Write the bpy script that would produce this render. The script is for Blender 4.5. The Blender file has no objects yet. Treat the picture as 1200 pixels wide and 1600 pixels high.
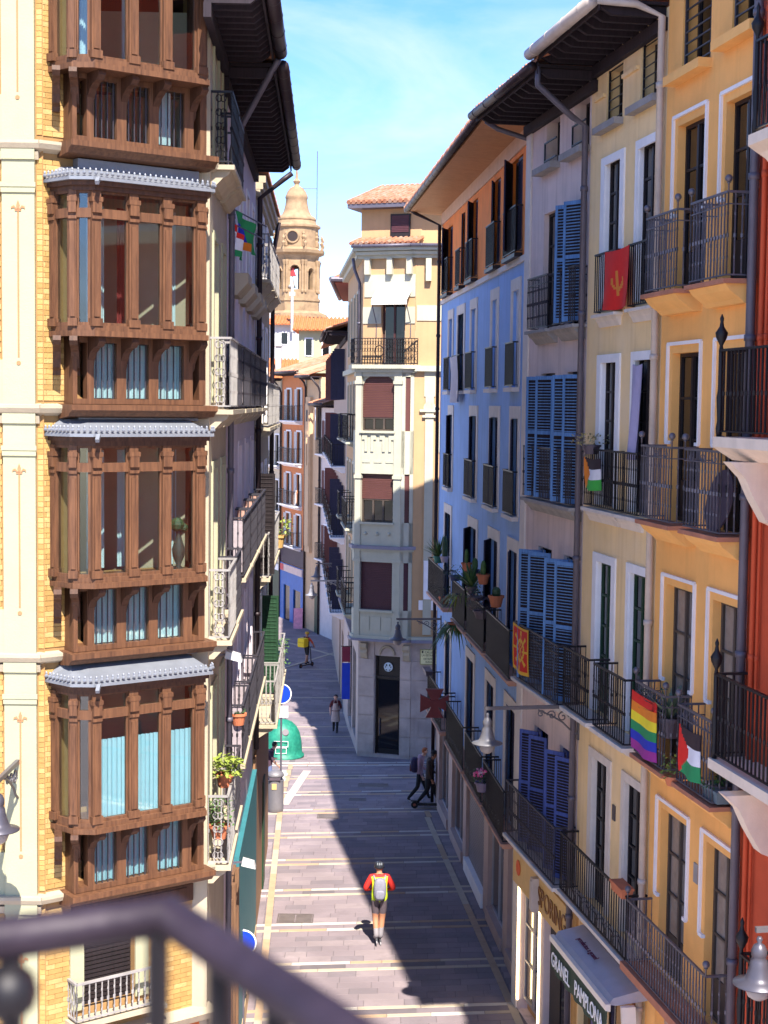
import bpy, math, random
from mathutils import Vector, Matrix
random.seed(11)
R = math.radians
scene = bpy.context.scene
COL = scene.collection

# ---------------------------------------------------------------- camera
EYE = 12.0
cam_d = bpy.data.cameras.new('camera')
cam_d.lens = 54.0
cam_d.sensor_width = 36.0
cam_d.sensor_fit = 'AUTO'
cam_d.clip_start = 0.05
cam_d.clip_end = 6000
cam_d.dof.use_dof = True
cam_d.dof.focus_distance = 36.0
cam_d.dof.aperture_fstop = 54.0 / 11.0
cam = bpy.data.objects.new('camera', cam_d)
COL.objects.link(cam)
cam.matrix_world = (Matrix.Translation((0, 0, EYE)) @ Matrix.Rotation(R(90) - math.atan(.07), 4, 'X')
                    @ Matrix.Rotation(.012, 4, 'Z'))
scene.camera = cam
scene.render.resolution_x = 768
scene.render.resolution_y = 1024

# ---------------------------------------------------------------- sky and sun
SUN_TRAVEL = Vector((-.1725, .769, -1)).normalized()
to_sun = -SUN_TRAVEL
SUN_EL = math.asin(to_sun.z)
SUN_AZ = math.atan2(to_sun.x, to_sun.y)          # clockwise from +Y
world = bpy.data.worlds.new('World')
scene.world = world
world.use_nodes = True
wn = world.node_tree
wn.nodes.clear()
def wnode(t, **k):
    n = wn.nodes.new(t)
    for a, b in k.items():
        setattr(n, a, b)
    return n
sky = wnode('ShaderNodeTexSky', sky_type='NISHITA', sun_disc=False, sun_elevation=SUN_EL, sun_rotation=SUN_AZ)
sky.air_density = 1.0
sky.dust_density = 0.0
sky.ozone_density = 2.0
tc = wnode('ShaderNodeTexCoord')
mp = wnode('ShaderNodeMapping')
mp.inputs['Scale'].default_value = (1.1, 1.0, 4.2)
mp.inputs['Rotation'].default_value = (0.08, 0.16, .35)
cl = wnode('ShaderNodeTexNoise')
cl.inputs['Scale'].default_value = 3.4
cl.inputs['Detail'].default_value = 9
cl.inputs['Roughness'].default_value = .58
cl.inputs['Distortion'].default_value = .7
cr = wnode('ShaderNodeValToRGB')
cr.color_ramp.elements[0].position = .43
cr.color_ramp.elements[1].position = .74
mul = wnode('ShaderNodeMath', operation='MULTIPLY')
mul.inputs[1].default_value = .75
mix = wnode('ShaderNodeMix', data_type='RGBA')
mix.inputs['B'].default_value = (2.3, 2.75, 3.5, 1)
bg = wnode('ShaderNodeBackground')
bg.inputs['Strength'].default_value = .064
out = wnode('ShaderNodeOutputWorld')
L = wn.links.new
L(tc.outputs['Generated'], mp.inputs['Vector'])
L(mp.outputs['Vector'], cl.inputs['Vector'])
L(cl.outputs['Fac'], cr.inputs['Fac'])
L(cr.outputs['Color'], mul.inputs[0])
L(mul.outputs[0], mix.inputs['Factor'])
hs = wnode('ShaderNodeHueSaturation')
hs.inputs['Saturation'].default_value = 1.25
gm_ = wnode('ShaderNodeGamma')
gm_.inputs['Gamma'].default_value = 1.0
tint = wnode('ShaderNodeMix', data_type='RGBA', blend_type='MULTIPLY')
tint.inputs['Factor'].default_value = 1
tint.inputs['B'].default_value = (.55, .59, .8, 1)
L(sky.outputs['Color'], hs.inputs['Color'])
L(hs.outputs['Color'], tint.inputs['A'])
L(tint.outputs['Result'], mix.inputs['A'])
L(mix.outputs['Result'], bg.inputs['Color'])
L(bg.outputs['Background'], out.inputs['Surface'])
sun_d = bpy.data.lights.new('sun', 'SUN')
sun_d.energy = 2.2
sun_d.angle = R(.53)
sun_d.color = (1, .93, .82)
sun = bpy.data.objects.new('sun', sun_d)
COL.objects.link(sun)
sun.rotation_euler = SUN_TRAVEL.to_track_quat('-Z', 'Y').to_euler()
sun.location = (20, -40, 60)
vs = scene.view_settings
vs.view_transform = 'Standard'
vs.look = 'None'
vs.exposure = 2.66
vs.gamma = 1
scene.render.engine = 'CYCLES'
scene.cycles.max_bounces = 9
scene.cycles.diffuse_bounces = 6
scene.cycles.transparent_max_bounces = 12

# ---------------------------------------------------------------- materials
MATS = {}
def principled(name):
    m = bpy.data.materials.new(name)
    m.use_nodes = True
    nt = m.node_tree
    return m, nt, nt.nodes['Principled BSDF']
def mat(name, col, rough=.7, metal=0., var=.12, scale=3.0, bump=.15, bscale=40., streak=0., dirt=None, emit=0., spec=.4, mixcol=None, mixscale=1.5, mixamt=.5):
    if name in MATS:
        return MATS[name]
    m, nt, p = principled(name)
    N, K = nt.nodes.new, nt.links.new
    p.inputs['Roughness'].default_value = rough
    p.inputs['Metallic'].default_value = metal
    p.inputs['Specular IOR Level'].default_value = spec
    g = N('ShaderNodeNewGeometry')
    n1 = N('ShaderNodeTexNoise')
    n1.inputs['Scale'].default_value = scale
    n1.inputs['Detail'].default_value = 6
    n1.inputs['Roughness'].default_value = .62
    K(g.outputs['Position'], n1.inputs['Vector'])
    rp = N('ShaderNodeMapRange')
    rp.inputs['From Min'].default_value = .3
    rp.inputs['From Max'].default_value = .7
    rp.inputs['To Min'].default_value = 1 - var
    rp.inputs['To Max'].default_value = 1 + var * .6
    K(n1.outputs['Fac'], rp.inputs['Value'])
    mx = N('ShaderNodeMix')
    mx.data_type = 'RGBA'
    mx.blend_type = 'MULTIPLY'
    mx.inputs['Factor'].default_value = 1
    mx.inputs['A'].default_value = (*col, 1)
    K(rp.outputs['Result'], mx.inputs['B'])
    last = mx.outputs['Result']
    if mixcol:
        n3 = N('ShaderNodeTexNoise')
        n3.inputs['Scale'].default_value = mixscale
        n3.inputs['Detail'].default_value = 5
        K(g.outputs['Position'], n3.inputs['Vector'])
        r3 = N('ShaderNodeMapRange')
        r3.inputs['From Min'].default_value = .45
        r3.inputs['From Max'].default_value = .68
        r3.inputs['To Max'].default_value = mixamt
        K(n3.outputs['Fac'], r3.inputs['Value'])
        m3 = N('ShaderNodeMix')
        m3.data_type = 'RGBA'
        m3.inputs['B'].default_value = (*mixcol, 1)
        K(last, m3.inputs['A'])
        K(r3.outputs['Result'], m3.inputs['Factor'])
        last = m3.outputs['Result']
    if streak:
        mpp = N('ShaderNodeMapping')
        mpp.inputs['Scale'].default_value = (5, 5, .28)
        K(g.outputs['Position'], mpp.inputs['Vector'])
        n2 = N('ShaderNodeTexNoise')
        n2.inputs['Scale'].default_value = 1.3
        n2.inputs['Detail'].default_value = 5
        K(mpp.outputs['Vector'], n2.inputs['Vector'])
        r2 = N('ShaderNodeMapRange')
        r2.inputs['From Min'].default_value = .5
        r2.inputs['From Max'].default_value = .75
        r2.inputs['To Max'].default_value = streak
        K(n2.outputs['Fac'], r2.inputs['Value'])
        m2 = N('ShaderNodeMix')
        m2.data_type = 'RGBA'
        d = dirt or tuple(c * .45 for c in col)
        m2.inputs['B'].default_value = (*d, 1)
        K(last, m2.inputs['A'])
        K(r2.outputs['Result'], m2.inputs['Factor'])
        last = m2.outputs['Result']
    K(last, p.inputs['Base Color'])
    if bump:
        nb = N('ShaderNodeTexNoise')
        nb.inputs['Scale'].default_value = bscale
        nb.inputs['Detail'].default_value = 4
        K(g.outputs['Position'], nb.inputs['Vector'])
        b = N('ShaderNodeBump')
        b.inputs['Strength'].default_value = bump
        b.inputs['Distance'].default_value = .02
        K(nb.outputs['Fac'], b.inputs['Height'])
        K(b.outputs['Normal'], p.inputs['Normal'])
    if emit:
        p.inputs['Emission Color'].default_value = (*col, 1)
        p.inputs['Emission Strength'].default_value = emit
    MATS[name] = m
    return m
def wood(name, col, dark, rough=.55, sc=1.0):
    if name in MATS:
        return MATS[name]
    m, nt, p = principled(name)
    N, K = nt.nodes.new, nt.links.new
    g = N('ShaderNodeNewGeometry')
    mp_ = N('ShaderNodeMapping')
    mp_.inputs['Scale'].default_value = (14 * sc, 14 * sc, 1.1 * sc)
    K(g.outputs['Position'], mp_.inputs['Vector'])
    n = N('ShaderNodeTexNoise')
    n.inputs['Scale'].default_value = 1.6
    n.inputs['Detail'].default_value = 7
    n.inputs['Roughness'].default_value = .7
    K(mp_.outputs['Vector'], n.inputs['Vector'])
    c = N('ShaderNodeValToRGB')
    c.color_ramp.elements[0].position = .32
    c.color_ramp.elements[0].color = (*dark, 1)
    c.color_ramp.elements[1].position = .68
    c.color_ramp.elements[1].color = (*col, 1)
    K(n.outputs['Fac'], c.inputs['Fac'])
    K(c.outputs['Color'], p.inputs['Base Color'])
    b = N('ShaderNodeBump')
    b.inputs['Strength'].default_value = .25
    b.inputs['Distance'].default_value = .01
    K(n.outputs['Fac'], b.inputs['Height'])
    K(b.outputs['Normal'], p.inputs['Normal'])
    p.inputs['Roughness'].default_value = rough
    p.inputs['Specular IOR Level'].default_value = .3
    MATS[name] = m
    return m
def clear_glass(name, tint=(.9, .95, .95), refl=.12):
    if name in MATS:
        return MATS[name]
    m = bpy.data.materials.new(name)
    m.use_nodes = True
    nt = m.node_tree
    nt.nodes.clear()
    N, K = nt.nodes.new, nt.links.new
    o = N('ShaderNodeOutputMaterial')
    t = N('ShaderNodeBsdfTransparent')
    t.inputs['Color'].default_value = (*tint, 1)
    gl = N('ShaderNodeBsdfGlossy')
    gl.inputs['Roughness'].default_value = .03
    lw = N('ShaderNodeLayerWeight')
    lw.inputs['Blend'].default_value = .5
    pw = N('ShaderNodeMath')
    pw.operation = 'POWER'
    pw.inputs[1].default_value = 4
    K(lw.outputs['Facing'], pw.inputs[0])
    ad = N('ShaderNodeMath')
    ad.inputs[1].default_value = refl
    ad.use_clamp = True
    K(pw.outputs[0], ad.inputs[0])
    mx = N('ShaderNodeMixShader')
    K(ad.outputs[0], mx.inputs['Fac'])
    K(t.outputs['BSDF'], mx.inputs[1])
    K(gl.outputs['BSDF'], mx.inputs[2])
    K(mx.outputs['Shader'], o.inputs['Surface'])
    MATS[name] = m
    return m

STONE_W = mat('white_stone', (.62, .6, .57), .75, var=.12, streak=.2)
IRON = mat('black_iron', (.012, .01, .013), .5, .2, var=.2, bump=.05)
IRON_GREY = mat('grey_iron', (.05, .045, .055), .5, .3, var=.2, bump=.05)
IRON_PALE = mat('pale_grey_iron', (.13, .12, .145), .45, .4, var=.2, bump=.05)
IRON_WHITE = mat('weathered_white_iron', (.3, .28, .27), .6, .1, var=.3, bump=.1)
LEAD = mat('grey_drainpipe_paint', (.11, .1, .13), .5, .2, var=.2, bump=.05)
PIPE_DK = mat('brown_drainpipe_paint', (.024, .014, .018), .5, .1, var=.2, bump=.05)
PIPE_CREAM = mat('cream_drainpipe_paint', (.5, .43, .38), .55, 0, var=.15, bump=.05, streak=.2)
GLASS_DK = mat('dark_window_glass', (.006, .006, .008), .06, var=.1, bump=0, spec=.55)
GLASS_CURT = mat('curtained_window_glass', (.22, .2, .19), .12, var=.2, scale=6, bump=0, spec=.6)
DARK_WOOD = wood('dark_painted_wood', (.025, .018, .02), (.012, .009, .01), .5)
BROWN_FRAME = wood('brown_grey_painted_wood', (.09, .068, .055), (.05, .038, .033), .5)
GREEN_WOOD = wood('dark_green_painted_wood', (.02, .06, .03), (.01, .03, .015), .5)
RAFTER = wood('dark_rafter_timber', (.03, .02, .028), (.014, .01, .014), .8)
SOFFIT_GAP_DK = wood('dark_soffit_and_slat_gap_shade', (.022, .015, .02), (.01, .007, .01), .85)
TILE = mat('terracotta_roof_tile', (.38, .15, .08), .85, var=.4, scale=5, mixcol=(.36, .27, .2), mixscale=3, mixamt=.7)
TERRA = mat('terracotta', (.5, .16, .075), .8, var=.2)
TERRA_EDGE = mat('terracotta_slab_edge', (.42, .17, .1), .8, var=.2)
LEAF = mat('green_leaf', (.07, .14, .035), .55, var=.4, scale=9, bump=0)
LEAF_Y = mat('yellow_green_leaf', (.24, .3, .05), .55, var=.35, scale=9, bump=0)
LEAF_D = mat('dark_green_leaf', (.035, .075, .03), .55, var=.4, scale=9, bump=0)
CONC = mat('grey_stone', (.3, .28, .27), .85, var=.2, streak=.2)

# ---------------------------------------------------------------- mesh builder
class MB:
    def __init__(s):
        s.v, s.f, s.m = [], [], []
    def face(s, pts, mi=0):
        n = len(s.v)
        s.v += [Vector(p) for p in pts]
        s.f.append(tuple(range(n, n + len(pts))))
        s.m.append(mi)
        return s
    def hexa(s, p, mi=0):
        n = len(s.v)
        s.v += [Vector(q) for q in p]
        for q in ((0, 3, 2, 1), (4, 5, 6, 7), (0, 1, 5, 4), (1, 2, 6, 5), (2, 3, 7, 6), (3, 0, 4, 7)):
            s.f.append(tuple(n + i for i in q))
            s.m.append(mi)
        return s
    def box(s, x0, x1, y0, y1, z0, z1, mi=0):
        return s.hexa([(x0, y0, z0), (x1, y0, z0), (x1, y1, z0), (x0, y1, z0), (x0, y0, z1), (x1, y0, z1), (x1, y1, z1), (x0, y1, z1)], mi)
    def cbox(s, c, w, d, h, mi=0):
        return s.box(c[0] - w / 2, c[0] + w / 2, c[1] - d / 2, c[1] + d / 2, c[2] - h / 2, c[2] + h / 2, mi)
    def prism(s, poly, z0, z1, mi=0, poly2=None):
        n, k = len(s.v), len(poly)
        s.v += [Vector((p[0], p[1], z0)) for p in poly] + [Vector((p[0], p[1], z1)) for p in (poly2 or poly)]
        s.f.append(tuple(range(n + k - 1, n - 1, -1)))
        s.m.append(mi)
        s.f.append(tuple(range(n + k, n + 2 * k)))
        s.m.append(mi)
        for i in range(k):
            j = (i + 1) % k
            s.f.append((n + i, n + j, n + k + j, n + k + i))
            s.m.append(mi)
        return s
    def sprism(s, prof, x0, x1, mi=0):
        """profile in (y, z) swept along x; listed anticlockwise seen from +x"""
        n, k = len(s.v), len(prof)
        s.v += [Vector((x0, p[0], p[1])) for p in prof] + [Vector((x1, p[0], p[1])) for p in prof]
        s.f.append(tuple(range(n + k - 1, n - 1, -1)))
        s.m.append(mi)
        s.f.append(tuple(range(n + k, n + 2 * k)))
        s.m.append(mi)
        for i in range(k):
            j = (i + 1) % k
            s.f.append((n + i, n + j, n + k + j, n + k + i))
            s.m.append(mi)
        return s
    def bar(s, a, b, w, h=None, mi=0):
        a, b = Vector(a), Vector(b)
        h = h or w
        d = (b - a)
        if d.length < 1e-6:
            return s
        d.normalize()
        up = Vector((0, 0, 1)) if abs(d.z) < .9 else Vector((0, 1, 0))
        sx = d.cross(up).normalized() * (w / 2)
        sy = sx.cross(d).normalized() * (h / 2)
        return s.hexa([a - sx - sy, a + sx - sy, a + sx + sy, a - sx + sy, b - sx - sy, b + sx - sy, b + sx + sy, b - sx + sy], mi)
    def tube(s, pts, r, n=8, mi=0, cap=True):
        pts = [Vector(p) for p in pts]
        rr = r if isinstance(r, (list, tuple)) else [r] * len(pts)
        base = len(s.v)
        pu = None
        for i, p in enumerate(pts):
            d = (pts[min(i + 1, len(pts) - 1)] - pts[max(i - 1, 0)]).normalized()
            if pu is None:
                u = d.cross(Vector((0, 0, 1)) if abs(d.z) < .9 else Vector((0, 1, 0))).normalized()
            else:
                u = (pu - d * pu.dot(d)).normalized()
            pu = u
            w = d.cross(u)
            for k in range(n):
                a = 2 * math.pi * k / n
                s.v.append(p + (u * math.cos(a) + w * math.sin(a)) * rr[i])
        for i in range(len(pts) - 1):
            for k in range(n):
                k2 = (k + 1) % n
                s.f.append((base + i * n + k, base + i * n + k2, base + (i + 1) * n + k2, base + (i + 1) * n + k))
                s.m.append(mi)
        if cap:
            s.f.append(tuple(base + k for k in range(n - 1, -1, -1)))
            s.m.append(mi)
            e = base + (len(pts) - 1) * n
            s.f.append(tuple(e + k for k in range(n)))
            s.m.append(mi)
        return s
    def lathe(s, prof, c=(0, 0, 0), n=16, mi=0, ph=0.):
        base = len(s.v)
        c = Vector(c)
        for r, z in prof:
            for k in range(n):
                a = 2 * math.pi * k / n + ph
                s.v.append(c + Vector((r * math.cos(a), r * math.sin(a), z)))
        for i in range(len(prof) - 1):
            for k in range(n):
                k2 = (k + 1) % n
                s.f.append((base + i * n + k, base + i * n + k2, base + (i + 1) * n + k2, base + (i + 1) * n + k))
                s.m.append(mi)
        s.f.append(tuple(base + k for k in range(n - 1, -1, -1)))
        s.m.append(mi)
        e = base + (len(prof) - 1) * n
        s.f.append(tuple(e + k for k in range(n)))
        s.m.append(mi)
        return s
    def ball(s, c, r, n=8, mi=0, sz=1.):
        return s.lathe([(max(.001, r * math.sin(math.pi * i / 6)), -r * sz * math.cos(math.pi * i / 6)) for i in range(7)], c, n, mi)
    def extend(s, o, M=None):
        n = len(s.v)
        s.v += [(M @ p if M else p.copy()) for p in o.v]
        s.f += [tuple(n + i for i in q) for q in o.f]
        s.m += o.m
        return s
    def mesh(s, name, mats, smooth=False):
        me = bpy.data.meshes.new(name)
        me.from_pydata([tuple(p) for p in s.v], [], s.f)
        for mm in (mats if isinstance(mats, (list, tuple)) else [mats]):
            me.materials.append(mm)
        if any(s.m):
            me.polygons.foreach_set('material_index', s.m)
        if smooth:
            me.polygons.foreach_set('use_smooth', [True] * len(me.polygons))
        me.update()
        return me

# ---------------------------------------------------------------- object helpers
W = {}
FR = Matrix.Identity(4)
def frame(A, B):
    """facing a wall that runs from A to B (left to right): x right, y into the wall, z up"""
    return Matrix.Translation((A[0], A[1], 0)) @ Matrix.Rotation(math.atan2(B[1] - A[1], B[0] - A[0]), 4, 'Z')
def use(fr):
    global FR
    FR = fr
def link(o, parent, Wm, label=None, cat=None, group=None, kind=None):
    COL.objects.link(o)
    if parent is not None:
        o.parent = parent
        o.matrix_basis = W[parent].inverted() @ Wm
    else:
        o.matrix_basis = Wm
    W[o] = Wm
    if label: o['label'] = label
    if cat: o['category'] = cat
    if group: o['group'] = group
    if kind: o['kind'] = kind
    return o
def thing(name, label, cat, loc=(0, 0, 0), group=None, rz=0., fr=None):
    return link(bpy.data.objects.new(name, None), None, (fr or FR) @ Matrix.Translation(loc) @ Matrix.Rotation(rz, 4, 'Z'), label, cat, group)
def part(name, mb, mats, parent=None, smooth=False, fr=None, **k):
    if not mb.v:
        return None
    lo = Vector((min(p.x for p in mb.v), min(p.y for p in mb.v), min(p.z for p in mb.v)))
    hi = Vector((max(p.x for p in mb.v), max(p.y for p in mb.v), max(p.z for p in mb.v)))
    c = Vector(((lo.x + hi.x) / 2, (lo.y + hi.y) / 2, lo.z))
    mb.v = [p - c for p in mb.v]
    o = bpy.data.objects.new(name, mb.mesh(name, mats, smooth))
    return link(o, parent, (fr or FR) @ Matrix.Translation(c), **k)
CACHE = {}
def inst(name, key, maker, mats, parent, loc, rz=0., smooth=False, fr=None, **k):
    key = (name,) + tuple(round(q, 2) if isinstance(q, float) else q for q in key)
    if key not in CACHE:
        CACHE[key] = maker().mesh(name, mats, smooth)
    o = bpy.data.objects.new(name, CACHE[key])
    return link(o, parent, (fr or FR) @ Matrix.Translation(loc) @ Matrix.Rotation(rz, 4, 'Z'), **k)
def text(name, body, size, mtl, parent, M, depth=.004, sx=1., **k):
    cu = bpy.data.curves.new(name, 'FONT')
    cu.body = body
    cu.size = size
    cu.extrude = depth
    cu.align_x = 'CENTER'
    cu.align_y = 'CENTER'
    o = bpy.data.objects.new(name, cu)
    COL.objects.link(o)
    dg = bpy.context.evaluated_depsgraph_get()
    me = bpy.data.meshes.new_from_object(o.evaluated_get(dg))
    bpy.data.objects.remove(o)
    for v in me.vertices:
        v.co.x *= sx
    me.materials.clear()
    me.materials.append(mtl)
    return link(bpy.data.objects.new(name, me), parent, M, **k)
UPRIGHT = Matrix.Rotation(R(90), 4, 'X')     # text plane -> facing -y of a wall frame

# ---------------------------------------------------------------- facade pieces
def wall_mesh(s0, s1, z0, z1, ops, depth=.26, back=7., y=0.):
    mb = MB()
    xs = sorted({s0, s1} | {q for o in ops for q in o[:2] if s0 < q < s1})
    zs = sorted({z0, z1} | {q for o in ops for q in o[2:] if z0 < q < z1})
    for i in range(len(xs) - 1):
        for j in range(len(zs) - 1):
            cx, cz = (xs[i] + xs[i + 1]) / 2, (zs[j] + zs[j + 1]) / 2
            if any(o[0] < cx < o[1] and o[2] < cz < o[3] for o in ops):
                continue
            mb.face([(xs[i], y, zs[j]), (xs[i + 1], y, zs[j]), (xs[i + 1], y, zs[j + 1]), (xs[i], y, zs[j + 1])])
    for a, b, c, d in ops:
        e = y + depth
        mb.face([(a, y, c), (a, y, d), (a, e, d), (a, e, c)])
        mb.face([(b, y, d), (b, y, c), (b, e, c), (b, e, d)])
        mb.face([(a, y, d), (b, y, d), (b, e, d), (a, e, d)])
        mb.face([(b, y, c), (a, y, c), (a, e, c), (b, e, c)])
    if back:
        B = y + back
        mb.face([(s0, B, z0), (s0, y, z0), (s0, y, z1), (s0, B, z1)])
        mb.face([(s1, y, z0), (s1, B, z0), (s1, B, z1), (s1, y, z1)])
        mb.face([(s1, B, z0), (s0, B, z0), (s0, B, z1), (s1, B, z1)])
        mb.face([(s0, y, z1), (s1, y, z1), (s1, B, z1), (s0, B, z1)])
    return mb
def window(parent, a, b, c, d, y=.1, fm=DARK_WOOD, gm=GLASS_DK, nx=2, nz=3, kick=0., name='window', fw=.055):
    w, h = b - a, d - c
    def mk():
        m = MB()
        m.box(0, fw, 0, .07, 0, h).box(w - fw, w, 0, .07, 0, h).box(fw, w - fw, 0, .07, h - fw, h).box(fw, w - fw, 0, .07, 0, fw)
        if kick:
            m.box(fw, w - fw, .02, .06, fw, kick)
        z0 = max(fw, kick)
        cw = (w - 2 * fw) / nx
        for i in range(1, nx):
            m.box(fw + cw * i - .035, fw + cw * i + .035, -.012, .062, fw, h - fw)
        ch = (h - fw - z0) / nz
        for j in range(1, nz):
            m.box(fw, w - fw, .004, .058, z0 + ch * j - .018, z0 + ch * j + .018)
        return m
    o = inst(name, ('f', w, h, nx, nz, kick, fm.name, fw), mk, fm, parent, (a, y, c))
    z0 = max(fw, kick)
    cw, ch = (w - 2 * fw) / nx, (h - fw - z0) / nz
    for i in range(nx):
        for j in range(nz):
            pw, ph = cw - .05, ch - .026
            inst('pane', (pw, ph, gm.name), lambda: MB().box(0, pw, 0, .008, 0, ph), gm, o, (a + fw + cw * i + .025, y + .03, c + z0 + ch * j + .013))
    return o
def surround(parent, a, b, c, d, w=.16, m=STONE_W, proud=.025, sill=False, name='window_surround', top=None):
    t = top or w
    mb = MB().box(a - w, a, -proud, .0, c, d + t).box(b, b + w, -proud, .0, c, d + t).box(a, b, -proud, 0, d, d + t)
    if sill:
        mb.box(a - w - .03, b + w + .03, -.1, 0, c - .1, c)
    return part(name, mb, m, parent)
def rail_mesh(a, b, z, dep, h, sp=.11, t=.016, knob=True, mid=False, ends=True, arcs=False, top=.04, low=.05, y0=0.):
    mb = MB()
    def run(p, q):
        p, q = Vector(p), Vector(q)
        n = max(1, int(round((q - p).length / sp)))
        for i in range(n + 1):
            c = p.lerp(q, i / n)
            mb.box(c.x - t / 2, c.x + t / 2, c.y - t / 2, c.y + t / 2, z + low, z + h)
            if knob:
                for kz, kr in ((.5, .02), (.25, .014), (.75, .014)):
                    kz = z + h * kz
                    mb.prism([(c.x - kr, c.y), (c.x, c.y - kr), (c.x + kr, c.y), (c.x, c.y + kr)], kz - kr * 1.3, kz + kr * 1.3)
        mb.bar(p + Vector((0, 0, z + h)), q + Vector((0, 0, z + h)), top, .03)
        mb.bar(p + Vector((0, 0, z + low)), q + Vector((0, 0, z + low)), .03, .02)
        if mid:
            mb.bar(p + Vector((0, 0, z + h * .86)), q + Vector((0, 0, z + h * .86)), .02, .015)
        if arcs:
            L_ = (q - p).length
            u = (q - p).normalized()
            for k in range(int(L_ / .42)):
                c = p + u * (.25 + k * .42)
                for rr in (.26, .2):
                    pts = [c + u * (rr * math.cos(R(g))) + Vector((0, 0, z + low + rr * math.sin(R(g)) * 1.15)) for g in range(0, 181, 20)]
                    mb.tube(pts, .007, 4)
    run((a, -dep, 0), (b, -dep, 0))
    if ends:
        run((a, -dep, 0), (a, y0, 0))
        run((b, -dep, 0), (b, y0, 0))
    return mb
def balcony(parent, a, b, z, dep, h=1.0, rm=IRON, sm=STONE_W, th=.12, mould=True, name='balcony', finial=None, **k):
    mb = MB()
    mb.box(a - .05, b + .05, -dep - .05, 0, z - th * .5, z)
    if mould:
        mb.sprism([(0, z - th * 2.1), (0, z - th * .5), (-dep, z - th * .5), (-dep * .85, z - th), (-dep * .6, z - th * 1.3), (-dep * .25, z - th * 2.1)][::-1], a + .03, b - .03)
    else:
        mb.box(a, b, -dep, 0, z - th, z - th * .5)
    o = part(name, mb, sm, parent)
    part('railing', rail_mesh(a, b, z, dep, h, **k), rm, o)
    if finial:
        for x in (a, b):
            inst('finial', (finial,), lambda: MB().lathe([(.018, 0), (.018, .05), (.03, .06), (.012, .08)], (0, 0, 0), 8).ball((0, 0, .08 + finial), finial, 10), rm, o, (x, -dep, z + h), smooth=True)
    return o
def shutter_mesh(w, h, t=.035, slat=.055, solid=False):
    m = MB().box(0, .05, 0, t, 0, h).box(w - .05, w, 0, t, 0, h).box(.05, w - .05, 0, t, 0, .09).box(.05, w - .05, 0, t, h - .07, h).box(.05, w - .05, 0, t, h * .52, h * .52 + .07)
    if solid:
        m.box(.05, w - .05, t * .42, t * .58, .09, h - .07, 1)
    z = .1
    while z < h - .1:
        if not (h * .52 - .05 < z < h * .52 + .06):
            m.hexa([(.05, .004, z), (w - .05, .004, z), (w - .05, t - .004, z + .022), (.05, t - .004, z + .022),
                    (.05, .004, z + .012), (w - .05, .004, z + .012), (w - .05, t - .004, z + .034), (.05, t - .004, z + .034)])
        z += slat
    return m
def shutter(parent, x, y, z, w, h, m, rz=0., slat=.055):
    return inst('shutter', ('s', w, h, m.name, slat), lambda: shutter_mesh(w, h, slat=slat, solid=True), [m, m if slat > .06 else SOFFIT_GAP_DK], parent, (x, y, z), rz)  # fine slats get an added dark backing, its colour stands for shade in the gaps
def pipe(parent, pts, m=LEAD, r=.05, name='drainpipe'):
    mb = MB().tube(pts, r, 10)
    a, b = Vector(pts[-2]), Vector(pts[-1])
    n = int((b - a).length / 2)
    for i in range(n):
        c = a.lerp(b, (i + .5) / max(n, 1))
        mb.tube([c + Vector((0, 0, -.04)), c + Vector((0, 0, .04))], r * 1.25, 10)
    return part(name, mb, m, parent, smooth=True)
def gutter(parent, a, b, y, z, r=.085, m=LEAD, name='gutter'):
    mb = MB().tube([(a, y, z), (b, y, z)], r, 12)
    x = a + .4
    while x < b:
        mb.tube([(x - .012, y, z), (x + .012, y, z)], r * 1.07, 12)
        x += .9
    return part(name, mb, m, parent, smooth=True)
def roof_sheet(parent, a, b, y0, y1, z0, z1, m=TILE, pitch=.21, name='roof'):
    mb = MB()
    n = int((b - a) / (pitch / 4))
    rows = 9
    base = len(mb.v)
    for j in range(rows + 1):
        f = j / rows
        for i in range(n + 1):
            s_ = a + (b - a) * i / n
            bumpz = .045 * math.cos(2 * math.pi * (s_ - a) / pitch)
            mb.v.append(Vector((s_, y0 + (y1 - y0) * f, z0 + (z1 - z0) * f + bumpz + .012 * math.sin(s_ * 7 + j))))
    for j in range(rows):
        for i in range(n):
            q = base + j * (n + 1) + i
            mb.f.append((q, q + 1, q + n + 2, q + n + 1))
            mb.m.append(0)
    k = len(mb.v)
    for i in range(n + 1):
        p = mb.v[base + i]
        mb.v.append(Vector((p.x, p.y, z0 - .07)))
    for i in range(n):
        mb.f.append((k + i, k + i + 1, base + i + 1, base + i))
        mb.m.append(0)
    return part(name, mb, m, parent, smooth=False)
def eave(parent, a, b, z, dep, rm=RAFTER, sm=SOFFIT_GAP_DK, gm=LEAD, sp=.42, rise=.0, roofd=6., pitch=.32, gr=.085, plate=True):
    """timber eave: soffit boards, single rafters, wall plate, gutter, tiles"""
    part('soffit', MB().sprism([(.0, z + .02), (-dep, z - rise + .02), (-dep, z - rise + .07), (0, z + .07)][::-1], a, b), sm, parent)
    n = int((b - a) / sp)
    for i in range(n + 1):
        x = a + .08 + (b - a - .24) * i / n
        inst('rafter', ('r', dep, rise), lambda: MB().sprism([(0, -.14), (-dep * .8, -.14 - rise * .8), (-dep * .97, -.04 - rise), (-dep * .97, .01 - rise), (0, .01)][::-1], 0, .09), rm, parent, (x, 0, z))
    if plate:
        part('wall_plate', MB().box(a, b, -.1, .0, z - .34, z - .15), rm, parent)
    part('fascia', MB().box(a, b, -dep - .03, -dep, z - rise - .1, z - rise + .1), rm, parent)
    gutter(parent, a, b, -dep - .03 - gr, z - rise + .02, gr, gm)
    roof_sheet(parent, a - .1, b + .1, -dep - .06, roofd, z - rise + .16, z - rise + .16 + (roofd + dep) * pitch)
def finish_smooth(o):
    for p in o.data.polygons:
        p.use_smooth = True

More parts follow.
